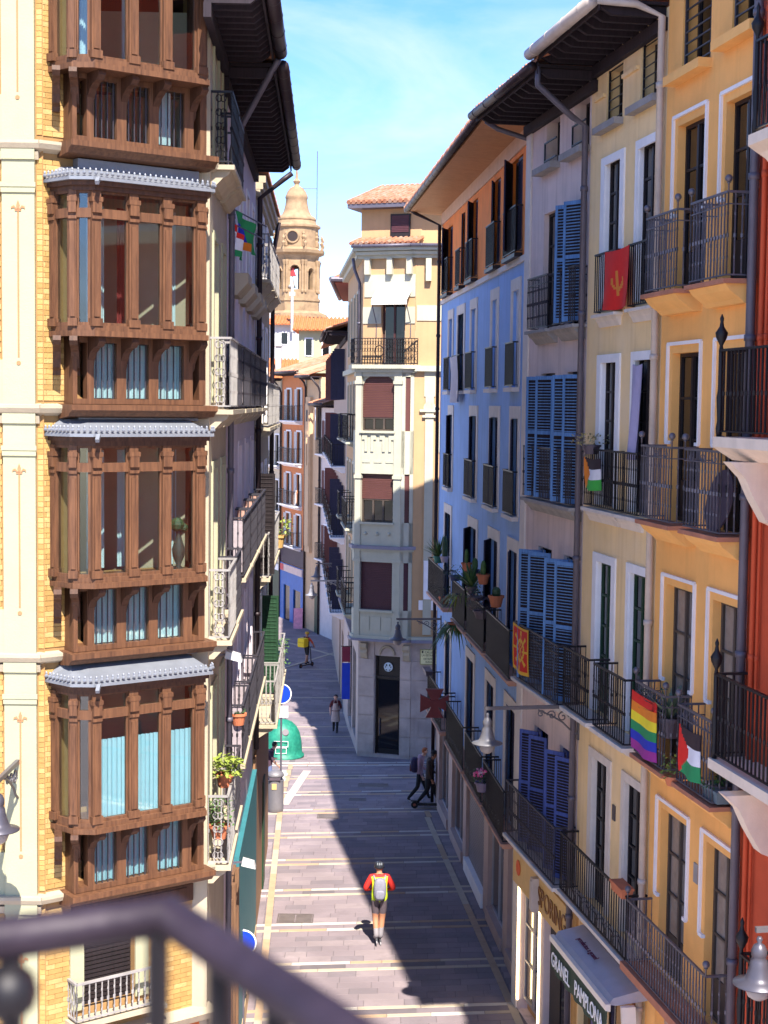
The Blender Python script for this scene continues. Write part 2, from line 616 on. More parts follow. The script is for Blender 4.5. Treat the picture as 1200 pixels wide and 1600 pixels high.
# ground height along the street (level, then falling towards the far junction)
GP = [(-30, -.2), (20, -.33), (46, -.38), (52, -.65), (58, -1.1), (64, -1.5), (80, -1.9), (100, -2.1), (160, -2.3), (3000, -2.3)]
def gz(y):
    for (a, p), (b, q) in zip(GP, GP[1:]):
        if y <= b:
            return p + (q - p) * (y - a) / (b - a)
    return GP[-1][1]
# ================================================================ street
use(Matrix.Identity(4))
PAVE = [mat('paving_slab_%d' % i, c, .75, var=.22, scale=2.2, bump=.35, bscale=25, spec=.35, mixcol=tuple(q * .72 for q in c), mixscale=1.1, mixamt=.75)
        for i, c in enumerate([(.23, .185, .2), (.2, .165, .18), (.26, .21, .22)])]
JOINT = mat('paving_joint', (.15, .125, .135), .9, var=.2)
BAND = [mat('pale_band_stone', (.4, .33, .25), .7, var=.12, bump=.2), mat('white_band_stone', (.46, .42, .37), .7, var=.1, bump=.2), mat('tan_band_stone', (.38, .26, .165), .7, var=.15, bump=.2)]
DARKBAND = mat('dark_band_stone', (.13, .11, .12), .7, var=.15)
g = MB()
ys = [-30, 0, 20, 30, 46, 49, 52, 55, 58, 61, 64, 70, 80, 90, 100, 160, 400, 3000]
for y0, y1 in zip(ys, ys[1:]):
    g.face([(-400, y0, gz(y0) - .014), (400, y0, gz(y0) - .014), (400, y1, gz(y1) - .014), (-400, y1, gz(y1) - .014)])
GROUND = mat('street_paving', (.36, .31, .31), .8, var=.2, scale=1.5, bump=.2)
street = part('street', g, GROUND, None, kind='structure')
jb = MB()
for y0, y1 in zip([26, 46, 49, 52, 55, 58, 61, 64, 70, 80, 90, 100], [46, 49, 52, 55, 58, 61, 64, 70, 80, 90, 100, 108.5]):
    jb.face([(-9.5, y0, gz(y0) - .009), (5, y0, gz(y0) - .009), (5, y1, gz(y1) - .009), (-9.5, y1, gz(y1) - .009)])
part('joint_bed', jb, JOINT, street)
TILT = .11
def xl(Y): return -2.56 - .041 * (Y - 33.9) if Y < 47 else -3.1 - .012 * (Y - 47)
def xr(Y): return 2.74 - .093 * (Y - 31.1) if Y < 45 else 1.45 + .0 * (Y - 45)
def slab_at(parent, name, x0, x1, y0, y1, m, top=0., th=.012):
    w, d = x1 - x0, y1 - y0
    cx, cy = (x0 + x1) / 2, (y0 + y1) / 2
    cyy = cy + TILT * cx
    def mk():
        mb = MB()
        k = TILT
        lo = [(-w / 2, -d / 2 - k * w / 2), (w / 2, -d / 2 + k * w / 2), (w / 2, d / 2 + k * w / 2), (-w / 2, d / 2 - k * w / 2)]
        hi = [(p[0] * (1 - .008 / w), p[1] * (1 - .008 / d)) for p in lo]
        return mb.prism(lo, -th, 0, 0, hi)
    return inst(name, (w, d, m.name), mk, m, parent, (cx, cyy, gz(cyy) + top))
band_ys = [33.15 + 2.62 * k for k in range(-3, 9)]
slabs = []
rest = [MB(), MB(), MB()]
for k, yb in enumerate(band_ys):
    y = yb + .30
    y_end = yb + 2.62 - .30
    rows = 6
    rd = (y_end - y) / rows
    for r_ in range(rows):
        ya, yc = y + r_ * rd, y + (r_ + 1) * rd
        for zone in (0, 1, 2):
            ym = (ya + yc) / 2
            lft, rgt = xl(ym) , xr(ym)
            if zone == 0: x0, xe = lft + .1, rgt - .1
            elif zone == 1: x0, xe = -4.6, lft - .1
            else: x0, xe = rgt + .1, 4.2
            x = x0
            first = True
            while x < xe - .02:
                wd = random.choice((.48, .6, .72, .84))
                if first:
                    wd *= random.choice((.5, .8, 1))
                    wd = round(wd, 2)
                    first = False
                if xe - (x + wd) < .2:
                    wd = round(xe - x, 2)
                slabs.append((x + .004, x + wd - .004, ya + .004, yc - .004, random.choice((0, 0, 1, 2)), zone))
                x += wd
slabs.sort(key=lambda q: (q[5] != 0, q[2]))
for i, (a, b, c, d, mi, zn) in enumerate([q for q in slabs if q[2] > 28.2][:300]):
    slab_at(street, 'paving_slab', a, b, c, d, PAVE[mi])
done = set(id(q) for q in [q for q in slabs if q[2] > 28.2][:300])
for q in slabs:
    if id(q) in done:
        continue
    a, b, c, d, mi, zn = q
    t = [(a, c + TILT * a), (b, c + TILT * b), (b, d + TILT * b), (a, d + TILT * a)]
    rest[mi].hexa([(p[0], p[1], gz(p[1]) - .012) for p in t] + [(p[0], p[1], gz(p[1])) for p in t])
# slabs of the far street
yy = band_ys[-1] + 2.9
while yy < 108:
    x = -9 - random.random()
    while x < 5:
        wd = random.choice((.6, .8, 1.0))
        t = [(x + .006, yy + .006), (x + wd - .006, yy + .006), (x + wd - .006, yy + .5), (x + .006, yy + .5)]
        rest[random.choice((0, 0, 1, 2))].hexa([(p[0], p[1], gz(p[1]) - .012) for p in t] + [(p[0], p[1], gz(p[1])) for p in t])
        x += wd
    yy += .51
for mb, m in zip(rest, PAVE):
    part('far_paving_slabs', mb, m, street, kind='stuff')
# pale bands laid in pairs across the street
for k, yb in enumerate(band_ys):
    for off in (-.21, .21):
        x = xl(yb) - 1.0
        while x < xr(yb) + .45:
            wd = random.choice((.7, .9, 1.1, 1.3))
            q = random.random()
            slab_at(street, 'band_stone', x + .004, x + wd - .004, yb + off - .072, yb + off + .072, BAND[0 if q < .42 else 1 if q < .72 else 2], .002)
            x += wd
    # stones between the pair
    x = xl(yb) - 1.0
    while x < xr(yb) + .45:
        wd = random.choice((.8, 1.0, 1.2))
        slab_at(street, 'paving_slab', x + .004, x + wd - .004, yb - .13, yb + .13, DARKBAND if random.random() < .16 else PAVE[random.choice((0, 1))])
        x += wd
# tan strips along both sides
for fx in (xl, xr):
    y = 28.4
    while y < 53:
        L_ = random.choice((.7, .9, 1.1))
        c = y + L_ / 2
        if fx is xl or y < 46:
            q = random.random()
            mk = lambda: MB().box(-.08, .08, -L_ / 2 + .006, L_ / 2 - .006, -.012, 0)
            inst('strip_stone', (L_, 'b%d' % (q < .5)), mk, BAND[0 if q < .5 else 2] if fx is xr or q < .35 else BAND[2], street, (fx(c), c, gz(c) + .003), rz=math.atan(.041 if fx is xl else .093))
        y += L_
# wide white road marks near the left corner and thin far bands
ROADW = BAND[1]
for (x0, y0), (x1, y1), w in [((-3.38, 47.2), (-3.3, 52.4), .26), ((-2.98, 46.9), (-2.55, 52.4), .26), ((-3.6, 54.0), (1.6, 54.5), .12), ((-3.6, 53.4), (1.4, 53.9), .12)]:
    d = Vector((x1 - x0, y1 - y0, 0))
    n = max(1, int(d.length / .9))
    for i in range(n):
        p = Vector((x0, y0, 0)) + d * (i + .02) / n
        q = Vector((x0, y0, 0)) + d * (i + .98) / n
        p.z, q.z = gz(p.y) + .004, gz(q.y) + .004
        part('band_stone', MB().bar(p, q, w, .012), ROADW, street)
for yb in (57.5, 60.3, 63.0, 66.5, 70.5, 75.5, 79.5):
    part('band_stone', MB().hexa([(x, y, gz(y) + z) for z in (-.006, .006) for x, y in ((-7, yb - .1), (2, yb + .6), (2, yb + .78), (-7, yb + .1))]), BAND[0], street)
for a, b in (((-5.6, 79), (-2.5, 86)), ((-7.5, 92.5), (-2.6, 84.5))):
    part('band_stone', MB().bar((*a, gz(a[1]) + .006), (*b, gz(b[1]) + .006), .2, .012), BAND[0], street)
# iron covers
COVER = mat('cast_iron_cover', (.16, .13, .12), .6, .3, var=.25, bump=.5, bscale=60)
def cover(x0, x1, y0, y1, label, two=False):
    t = thing('manhole_cover', label, 'manhole cover', ((x0 + x1) / 2, (y0 + y1) / 2, gz(y0)))
    z = gz((y0 + y1) / 2)
    part('frame', MB().box(x0, x1, y0, y0 + .03, z - .01, z + .012).box(x0, x1, y1 - .03, y1, z - .01, z + .012).box(x0, x0 + .03, y0 + .03, y1 - .03, z - .01, z + .012).box(x1 - .03, x1, y0 + .03, y1 - .03, z - .01, z + .012), COVER, t)
    xs = [x0 + .04, (x0 + x1) / 2 - .01, (x0 + x1) / 2 + .01, x1 - .04] if two else [x0 + .04, x1 - .04]
    for i in range(0, len(xs), 2):
        part('lid', MB().box(xs[i], xs[i + 1], y0 + .04, y1 - .04, z - .01, z + .008), COVER, t)
cover(-2.45, -1.58, 35.85, 36.5, 'double rectangular iron cover set in the sunlit paving', True)
cover(-.75, .25, 49.6, 50.2, 'large dark iron cover in the shade before the corner shop')
cover(-1.9, -1.25, 45.2, 45.7, 'square iron cover beside the edge of the shadow')
cover(-1.0, -.45, 47.6, 47.9, 'small dark drain cover in the middle of the junction')
# ================================================================ right-hand row
RFR = frame((2.796, 31.2), (5.38, 16.0))
BFR = frame((1.682, 47.2), (3.01, 31.2))
GY = gz(28)
PINK = mat('mauve_grey_render', (.7, .55, .5), .85, var=.1, scale=1.4, streak=.38, bump=.3, dirt=(.3, .21, .19))
YELLOW = mat('pale_yellow_render', (.88, .63, .32), .85, var=.1, scale=1.2, streak=.36, bump=.3, dirt=(.62, .4, .2), mixcol=(.82, .64, .42), mixscale=.9, mixamt=.5)
ORANGE = mat('orange_render', (.88, .45, .135), .85, var=.1, scale=1.2, streak=.16, bump=.25)
ORANGE_TRIM = mat('orange_moulding', (.84, .45, .14), .8, var=.08)
RED = mat('red_render', (.52, .075, .025), .8, var=.14, scale=1.5, streak=.15, bump=.25)
BLUE = mat('blue_render', (.26, .42, .74), .85, var=.09, scale=1.5, streak=.3, bump=.25)
RUST = mat('rust_orange_render', (.9, .26, .05), .85, var=.12, scale=1.5, streak=.25, bump=.25)
WHITE = mat('white_painted_trim', (.8, .78, .79), .75, var=.08, streak=.1)
SURW = mat('pale_stone_surround', (.68, .6, .53), .8, var=.1, streak=.2)
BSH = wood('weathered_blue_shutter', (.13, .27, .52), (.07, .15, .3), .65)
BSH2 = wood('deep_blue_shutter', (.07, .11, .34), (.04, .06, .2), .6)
NAVY = wood('navy_shutter', (.026, .024, .06), (.016, .015, .038), .55)
FLOOR_TOP = {4: (13.66, 16.1), 3: (10.34, 12.8), 2: (6.8, 9.38), 1: (3.5, 6.0)}

# ---- mauve house with blue louvred shutters
use(RFR)
h = thing('mauve_house', 'mauve grey house with blue louvred shutters between the blue and the yellow house', 'house', (2.1, 0, GY))
cols = [(1.32, 2.3), (3.12, 4.1)]
lev = {4: (13.45, 15.68), 3: (10.22, 12.63), 2: (6.65, 9.29), 1: (3.4, 5.75)}
ops = [(a, b, *lev[f]) for f in lev for a, b in cols] + [(a, b, 16.55, 17.42) for a, b in ((1.38, 2.3), (3.22, 4.16))]
shop = [(.45, 2.0, GY, 2.55), (2.3, 4.0, GY, 2.5)]
part('wall', wall_mesh(0, 4.27, GY - .3, 17.75, ops + shop), PINK, h)
part('pilaster', MB().box(.0, .38, -.035, 0, GY, 17.4), SURW, h)
for f in lev:
    for ci, (a, b) in enumerate(cols):
        z0, z1 = lev[f]
        window(h, a, b, z0, z1, fm=DARK_WOOD, nz=3, kick=.5)
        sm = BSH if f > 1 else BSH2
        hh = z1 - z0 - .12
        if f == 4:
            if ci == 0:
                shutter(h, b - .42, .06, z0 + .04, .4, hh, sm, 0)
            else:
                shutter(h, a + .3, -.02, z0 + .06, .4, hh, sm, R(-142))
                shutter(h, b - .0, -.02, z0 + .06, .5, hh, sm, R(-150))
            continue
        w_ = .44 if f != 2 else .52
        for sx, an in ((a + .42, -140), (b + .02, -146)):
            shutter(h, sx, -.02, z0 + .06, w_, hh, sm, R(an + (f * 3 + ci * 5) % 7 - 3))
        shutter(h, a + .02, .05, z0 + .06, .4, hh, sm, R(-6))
for a, b in ((1.38, 2.3), (3.22, 4.16)):
    part('sill', MB().box(a - .3, b + .05, -.2, .0, 16.43, 16.55), CONC, h)
    window(h, a, b, 16.55, 17.42, nx=2, nz=1, y=.22)
    part('window_bars', MB().box(a + .05, a + .075, -.06, -.03, 16.6, 17.0).bar((a + .05, -.05, 17.0), (b - .05, -.05, 17.0), .025).bar((a + .05, -.05, 16.66), (b - .05, -.05, 16.66), .025), IRON, h)
balcony(h, 1.04, 2.45, lev[4][0], .22, 1.0, IRON_GREY, CONC, th=.12, mid=True)
balcony(h, 2.83, 4.2, lev[4][0], .22, 1.0, IRON_GREY, CONC, th=.12, mid=True)
balcony(h, .94, 4.2, lev[3][0], .22, 1.0, IRON_GREY, CONC, th=.12)
balcony(h, 1.0, 4.12, 6.65, .36, 1.1, IRON_GREY, SURW, th=.12, mid=True)
balcony(h, .66, 4.2, 3.4, .38, 1.08, IRON_GREY, SURW, th=.13)
eave(h, .0, 4.6, 17.72, 1.05, gm=PIPE_DK)
pipe(h, [(4.55, -1.05, 17.75), (4.55, -1.05, 17.45), (4.3, -.35, 16.98), (4.24, -.1, 16.85), (4.24, -.1, GY)], LEAD, .055)
# shop fronts of the mauve house
SHOPSTONE = mat('tan_shop_cladding', (.5, .29, .13), .6, var=.15, scale=2)
GOLD = mat('gold_sign_board', (.62, .38, .12), .45, var=.12, scale=4, spec=.5)
BRONZE = mat('bronze_letters', (.22, .1, .03), .4, .5, var=.1)
ALU = mat('grey_aluminium_frame', (.4, .38, .42), .4, .4, var=.1, bump=0)
LIGHTSTRIP = mat('lit_window_frame_strip', (1, .78, .42), .5, emit=1.6, var=0, bump=0)
part('sign_board', MB().box(.3, 4.1, -.12, -.01, 2.32, 3.0), GOLD, h)
text('lettering', 'SPORING', .52, BRONZE, h, FR @ Matrix.Translation((3.2, -.13, 2.62)) @ UPRIGHT, .01, .88)
part('red_emblem', MB().lathe([(.16, -.005), (.16, .005)], (0, 0, 0), 10), mat('orange_red_emblem', (.7, .1, .02), .6), h, fr=FR @ Matrix.Translation((.75, -.13, 2.7)) @ UPRIGHT)
for s0, s1, _c, _d in shop:
    part('shop_lining', MB().box(s0, s1, .2, .26, GY, 2.55), SHOPSTONE, h)
window(h, .5, 1.95, GY + .25, 2.3, y=.1, fm=ALU, gm=GLASS_DK, nx=2, nz=3, name='shop_window')
for x in (.42, 1.98):
    part('light_strip', MB().box(x, x + .05, -.03, .0, GY + .2, 2.3), LIGHTSTRIP, h)
part('shop_door', MB().box(2.4, 3.1, .1, .16, GY, 2.2), DARK_WOOD, h)
part('shop_window', MB().box(3.2, 3.95, .1, .13, .3, 2.2), GLASS_DK, h)
part('wall_box', MB().box(2.12, 2.3, -.25, -.12, 2.3, 2.95).box(2.15, 2.27, -.27, -.25, 2.34, 2.9), PIPE_CREAM, h)

# ---- pale yellow house
h = thing('yellow_house', 'pale yellow house with white window surrounds and shop awning below', 'house', (6.15, 0, GY))
cols = [(5.15, 5.97), (6.85, 7.75)]
ops = [(a, b, *FLOOR_TOP[f]) for f in FLOOR_TOP for a, b in cols]
att = [(5.1, 5.95, 16.7, 17.6), (6.83, 7.78, 16.72, 17.66)]
shop = [(4.55, 5.5, GY, 2.9), (5.75, 7.85, GY, 2.75)]
part('wall', wall_mesh(4.27, 8.05, GY - .3, 17.95, ops + att + shop), YELLOW, h)
for f, (z0, z1) in FLOOR_TOP.items():
    for a, b in cols:
        z1_ = z1 - (.06 if f in (4, 3) else 0)
        surround(h, a, b, z0, z1_, .2 if a < 6 else .12, WHITE if f > 1 else SURW, .03, top=.14)
        part('jamb', MB().box(a, a + .012, .0, .07, z0, z1), WHITE if f > 1 else SURW, h)
        window(h, a, b, z0, z1, fm=GREEN_WOOD if f == 2 else DARK_WOOD, gm=GLASS_DK, nz=4, kick=.45, y=.07)
for a, b, c, d in att:
    window(h, a, b, c, d, nx=2, nz=1, y=.22)
    part('sill', MB().box(a - .28, b + .06, -.16, 0, c - .11, c), CONC, h)
    mb = MB().box(a + .03, a + .06, .02, .05, c, d).box(b - .06, b - .03, .02, .05, c, d)
    for k in range(6):
        mb.bar((a + .04, .03, c + .08 + k * .16), (b - .04, .03, c + .08 + k * .16), .015)
    part('window_bars', mb, IRON, h)
part('cornice_band', MB().box(4.5, 5.05, -.05, 0, 17.2, 17.26), YELLOW, h)
part('cornice_band', MB().box(6.0, 6.75, -.05, 0, 17.3, 17.36), YELLOW, h)
for i, (a, b) in enumerate([(5.02, 6.16), (6.78, 7.9)]):
    balcony(h, a, b, 13.55, .11, 1.0, IRON, SURW, th=.1, knob=False, sp=.1)
    balcony(h, *((4.72, 6.38), (6.44, 7.5))[i], 10.28, .13, 1.0, IRON, SURW, th=.11)
balcony(h, 4.6, 6.03, 6.77, .4, 1.05, IRON, SURW, th=.13)
balcony(h, 6.36, 7.92, 6.77, .4, 1.05, IRON, SURW, th=.13)
balcony(h, 4.4, 8.02, 3.42, .33, 1.05, IRON, SURW, th=.13, knob=False, arcs=True, sp=.12)
eave(h, 4.45, 8.0, 17.95, 1.05, gm=PIPE_CREAM, gr=.1)
pipe(h, [(8.02, -1.1, 17.98), (8.02, -.5, 17.96), (8.02, -.1, 17.8), (8.02, -.085, GY)], PIPE_CREAM, .055)
part('house_number', MB().box(6.28, 6.42, -.02, 0, 5.2, 5.45), mat('dark_number_tile', (.06, .05, .06), .3), h)
# shop under the yellow house
PURPLE = mat('purple_blue_painted_pillar', (.1, .075, .2), .6, var=.15)
SHOPWALL = mat('ochre_shop_wall', (.5, .27, .09), .7, var=.15, scale=2)
for s0, s1, c, d in shop:
    part('shop_lining', MB().box(s0, s1, .21, .26, c, d), SHOPWALL, h)
part('pillar', MB().box(5.52, 5.82, -.06, 0, GY, 2.8), PURPLE, h)
part('pillar', MB().box(4.3, 4.5, -.05, 0, GY, 3.1), SHOPWALL, h)
part('shop_door', MB().box(6.0, 6.35, .1, .16, GY, 2.4), GLASS_DK, h)
part('shop_door', MB().box(6.4, 7.2, .1, .17, GY, 2.4), wood('tan_door', (.42, .24, .1), (.3, .16, .06)), h)
part('shop_window', MB().box(4.6, 5.45, .1, .14, .3, 2.6), GLASS_DK, h)
part('door_step', MB().box(4.5, 5.5, -.25, 0, GY, GY + .12), CONC, h)
# awning
AWG = mat('dark_green_awning_cloth', (.035, .06, .04), .8, var=.12)
AWT = mat('grey_awning_cassette', (.38, .38, .45), .5, .2, var=.1)
AWW = mat('cream_awning_bar', (.8, .72, .62), .5, var=.06, bump=0)
LETW = mat('white_lettering', (.85, .85, .85), .6, var=0, bump=0)
aw = thing('shop_awning', 'rolled green awning with grey cassette lettered GRANEL PAMPLONA', 'awning', (6.6, -.5, 2.5))
part('cassette', MB().sprism([(-.0, 2.95), (-.1, 3.02), (-.55, 2.92), (-.62, 2.82), (-.5, 2.8), (0, 2.85)], 5.1, 8.15), AWT, aw)
part('front_bar', MB().sprism([(-.6, 2.72), (-.68, 2.74), (-.68, 2.84), (-.6, 2.84)], 5.02, 8.18), AWW, aw)
part('end_cap', MB().sprism([(-.3, 2.45), (-.42, 2.5), (-.44, 2.8), (-.22, 2.8), (-.2, 2.5)], 8.16, 8.24), AWW, aw)
vm = MB()
n = 40
for i in range(n):
    a, b = 5.05 + 3.1 * i / n, 5.05 + 3.1 * (i + 1) / n
    w0, w1 = .02 * math.sin(i * .9), .02 * math.sin((i + 1) * .9)
    vm.hexa([(a, -.65 + w0, 2.25), (b, -.65 + w1, 2.25), (b, -.64 + w1, 2.25), (a, -.64 + w0, 2.25), (a, -.65, 2.74), (b, -.65, 2.74), (b, -.64, 2.74), (a, -.64, 2.74)])
part('valance', vm, AWG, aw)
text('lettering', 'GRANEL', .36, LETW, aw, FR @ Matrix.Translation((5.72, -.685, 2.48)) @ UPRIGHT, .004, .8)
text('lettering', 'PAMPLONA', .36, LETW, aw, FR @ Matrix.Translation((7.3, -.685, 2.48)) @ UPRIGHT, .004, .8)
text('small_lettering', 'productos a granel', .13, mat('dark_red_print', (.1, .02, .05), .7), aw, FR @ Matrix.Translation((6.2, -.36, 3.0)) @ Matrix.Rotation(R(12), 4, 'X'), .006)

# ---- orange house
h = thing('orange_house', 'bright orange house with white moulded window outlines and double balconies', 'house', (9.8, 0, GY))
cols = [(8.55, 9.6), (10.38, 11.4)]
ops = [(a, b, *FLOOR_TOP[f]) for f in FLOOR_TOP for a, b in cols]
att = [(8.65, 9.75, 16.82, 18.2), (10.5, 11.5, 16.92, 18.2)]
part('wall', wall_mesh(8.05, 11.52, GY - .3, 21.2, ops + att + [(8.5, 11.3, GY, 2.9)]), ORANGE, h)
part('shop_front', MB().box(8.5, 11.3, .15, .2, GY, 2.9), mat('stone_shop_front', (.45, .33, .26), .8, var=.3, scale=2), h)
part('round_sign', MB().lathe([(.3, -.02), (.3, .02)], (0, 0, 0), 20), mat('dark_red_oval', (.1, .015, .02), .6), h, fr=FR @ Matrix.Translation((9.0, .12, 1.6)) @ UPRIGHT)
for f, (z0, z1) in FLOOR_TOP.items():
    for a, b in cols:
        zt = z1 + .14
        zl = z0 + 1.15
        mb = MB()
        for p, q in (((a - .15, zl), (a - .15, zt)), ((b + .12, zl), (b + .12, zt)), ((a - .15, zt), (b + .12, zt)), ((a - .15, zl), (a, zl)), ((b, zl), (b + .12, zl))):
            mb.bar((p[0], -.012, p[1]), (q[0], -.012, q[1]), .055, .05)
        part('window_moulding', mb, WHITE, h)
        window(h, a, b, z0, z1, fm=BROWN_FRAME if f < 3 else DARK_WOOD, gm=GLASS_CURT if f in (1, 2) else GLASS_DK, nz=3, kick=.6, y=.12)
for a, b, c, d in att:
    window(h, a, b, c, d, nx=2, nz=1, y=.22)
    part('sill', MB().box(a - .25, b + .06, -.2, 0, c - .13, c), ORANGE_TRIM, h)
    mb = MB().box(a + .02, a + .06, .02, .06, c, d).box(b - .06, b - .02, .02, .06, c, d)
    for k in range(8):
        mb.bar((a + .03, .03, c + .1 + k * .16), (b - .03, .03, c + .1 + k * .16), .022)
    part('window_bars', mb, IRON_GREY, h)
def fbalc(a, b, z):
    o = part('balcony', MB().box(a - .06, b + .06, -.45, 0, z - .06, z), TERRA_EDGE, h)
    part('moulded_corbel', MB().sprism([(0, z - .3), (-.14, z - .3), (-.2, z - .24), (-.26, z - .2), (-.34, z - .14), (-.4, z - .06), (0, z - .06)], a + .0, b - .0), ORANGE_TRIM, o)
    part('railing', rail_mesh(a, b, z, .39, 1.1, mid=True, sp=.11, top=.03), IRON_PALE, o)
    sc = MB()
    for k in range(3):
        cx = a + .25 + k * (b - a - .5) / 2
        for sg in (-1, 1):
            sc.tube([(cx + sg * (.02 + .05 * math.sin(q) * (1 + q * .1)), -.39, z + 1.0 + .045 * math.cos(q)) for q in [i * .7 for i in range(8)]], .006, 4)
    part('scrollwork', sc, IRON_PALE, o)
    for x in (a, b):
        inst('finial', ('o',), lambda: MB().lathe([(.012, 0), (.012, .1), (.03, .11), (.012, .12)], (0, 0, 0), 8).ball((0, 0, .165), .05, 12), IRON_PALE, o, (x, -.39, z + 1.1), smooth=True)
for f in (4, 3, 2):
    z = FLOOR_TOP[f][0]
    fbalc(8.4, 9.68, z)
    fbalc(10.2, 11.5, z)
o = part('balcony', MB().box(8.12, 11.5, -.45, 0, 3.38, 3.5), TERRA_EDGE, h)
part('railing', rail_mesh(8.25, 11.45, 3.5, .39, 1.0, sp=.11, top=.035), IRON_PALE, o)
for x in (8.25, 11.45):
    inst('finial', ('o',), lambda: MB(), IRON_GREY, o, (x, -.39, 4.5))
eave(h, 8.05, 11.5, 21.2, .9)
part('house_number', MB().box(9.95, 10.1, -.015, 0, 5.3, 5.58), CONC, h)

# ---- dark red house at the right edge
h = thing('red_house', 'dark red house at the right edge with heavy black iron balconies', 'house', (14, 0, GY))
RDR = [(12.9, 14.0, 11.62, 14.2), (12.9, 14.0, 7.7, 10.3), (12.9, 14.0, 15.1, 17.6), (12.9, 14.0, 3.7, 6.2)]
part('wall', wall_mesh(11.52, 16.9, GY - .3, 21, RDR), RED, h)
for a, b, c, d in RDR:
    window(h, a, b, c, d, kick=.5, nz=3)
CREAM_SLAB = mat('cream_stone_slab', (.74, .62, .5), .75, var=.1, streak=.15)
def red_balc(a, b, z, dep, rh=1.1):
    o = part('balcony', MB().sprism([(0, z - .3), (-dep * .55, z - .3), (-dep * .9, z - .2), (-dep - .06, z - .13), (-dep - .06, z), (0, z)], a - .06, b + .06), CREAM_SLAB, h)
    part('railing', rail_mesh(a, b, z, dep, rh, sp=.12, t=.022, top=.05, low=.07), IRON, o)
    part('corner_post', MB().lathe([(.035, 0), (.045, .1), (.03, .2), (.045, .5), (.03, .6), (.03, rh), (.02, rh + .06), (.07, rh + .16), (.08, rh + .22), (.03, rh + .3), (.02, rh + .36), (.028, rh + .4), (.004, rh + .46)], (a, -dep, z), 12), IRON, o, smooth=True)
    part('bracket', MB().sprism([(0, z - .3), (0, z - 1.1), (-.12, z - 1.05), (-.3, z - .75), (-.42, z - .5), (-.62, z - .3)], a + .5, a + .75), CREAM_SLAB, o)
red_balc(11.62, 16.5, 11.64, .48)
red_balc(11.75, 16.5, 7.5, .48)
red_balc(12.5, 16.5, 15.3, .48)
red_balc(12.8, 16.5, 4.2, .48)
pipe(h, [(11.62, -.1, 20), (11.62, -.1, 18), (11.62, -.1, GY)], LEAD, .06)
pipe(h, [(11.86, -.06, 20), (11.86, -.06, 18), (11.86, -.06, GY)], RED, .035, 'cable_duct')
pipe(h, [(12.0, -.05, 20), (12.0, -.05, 18), (12.0, -.05, GY)], RED, .02, 'cable_duct')
eave(h, 11.52, 16.95, 21.2, .9)

# ---- blue house with rust-orange top storey
use(BFR)
h = thing('blue_house', 'blue rendered house with rust orange top storey and navy shutters', 'house', (8, 0, GY))
TOPW = [(1.2, 2.5, 15.35, 17.2), (4.4, 5.15, 15.35, 17.25), (6.5, 7.55, 15.35, 17.3), (10.15, 11.25, 15.35, 17.3), (12.75, 14.25, 15.35, 17.35)]
F4 = [(2.03, 2.85), (4.05, 5.3), (6.74, 7.63), (10.31, 11.12), (13.31, 14.13)]
F3 = [(2.35, 3.15), (6.9, 8.0), (10.4, 11.55), (13.4, 14.3)]
F2 = [(1.75, 3.1), (6.95, 8.3), (10.5, 11.8), (13.4, 14.5)]
F1 = [(2.3, 3.4), (6.9, 8.2), (10.4, 11.6), (13.3, 14.6)]
o4 = [(a, b, 12.4, 14.5) for a, b in F4]
o3 = [(a, b, 9.62, 11.73) for a, b in F3]
o2 = [(a, b, 6.35, 8.85) for a, b in F2]
o1 = [(a, b, 2.85, 5.4) for a, b in F1]
SH = [(.9, 3.2, GY, 2.3), (4.0, 6.4, GY, 2.3), (7.0, 10.2, GY, 2.35), (10.9, 13.2, GY, 2.3), (13.8, 15.6, GY, 2.4)]
part('wall', wall_mesh(0, 16.05, 2.7, 15.1, o4 + o3 + o2 + o1, back=9), BLUE, h)
part('top_storey_wall', wall_mesh(0, 16.05, 15.1, 18.2, TOPW, back=9), RUST, h)
part('string_course', MB().box(0, 16.05, -.06, 0, 15.04, 15.16), SURW, h)
PURP = mat('mauve_shop_cladding', (.42, .3, .27), .5, var=.15, scale=1.5, spec=.5)
part('shop_wall', wall_mesh(0, 16.05, GY - .5, 2.7, SH, depth=.3, back=9, y=.02), PURP, h)
part('eave_band', MB().box(0, 16.05, -.04, 0, 17.45, 17.8), mat('cream_eave_band', (.62, .4, .26), .8), h)
SOFF_O = wood('varnished_soffit_boards', (.5, .24, .1), (.4, .18, .07), .5, .3)
for k in range(9):
    x0 = -.4 + 16.3 * k / 9
    part('soffit_board', MB().sprism([(0, 17.8), (0, 17.85), (-1.0, 17.9), (-1.0, 17.85)], x0 + .008, x0 + 16.3 / 9 - .008), SOFF_O, h)
gutter(h, -.45, 15.9, -1.08, 17.93, .075, PIPE_DK)
roof_sheet(h, -.5, 16.0, -1.15, 7, 18.02, 20.2)
pipe(h, [(-.02, -1.0, 17.9), (.0, -.85, 17.8), (.05, -.1, 17.45), (.05, -.08, GY)], PIPE_DK, .055)
pipe(h, [(15.95, -.09, 18.1), (15.95, -.09, 17.5), (15.95, -.09, GY)], PIPE_DK, .06)
pipe(h, [(15.85, -1.05, 17.7), (15.85, -.8, 17.55), (15.95, -.2, 17.35), (15.95, -.1, 17.2)], LEAD, .05)
def box_rail(a, b, z, dep, hh, slab):
    o = part('balcony', MB().box(a - .04, b + .04, -dep - .03, 0, z - .09, z), slab, h)
    part('railing', rail_mesh(a, b, z, dep, hh, sp=.085, t=.013, knob=False, top=.035), IRON, o)
    return o
def pair(a, b, c, d):
    w_ = (b - a) / 2 - .01
    shutter(h, a + .005, .0, c + .03, w_, d - c - .05, NAVY, R(-random.choice((8, 14, 22))), .08)
    shutter(h, b - w_ - .005, .03, c + .03, w_, d - c - .05, NAVY, R(random.choice((0, 2, 4))), .08)
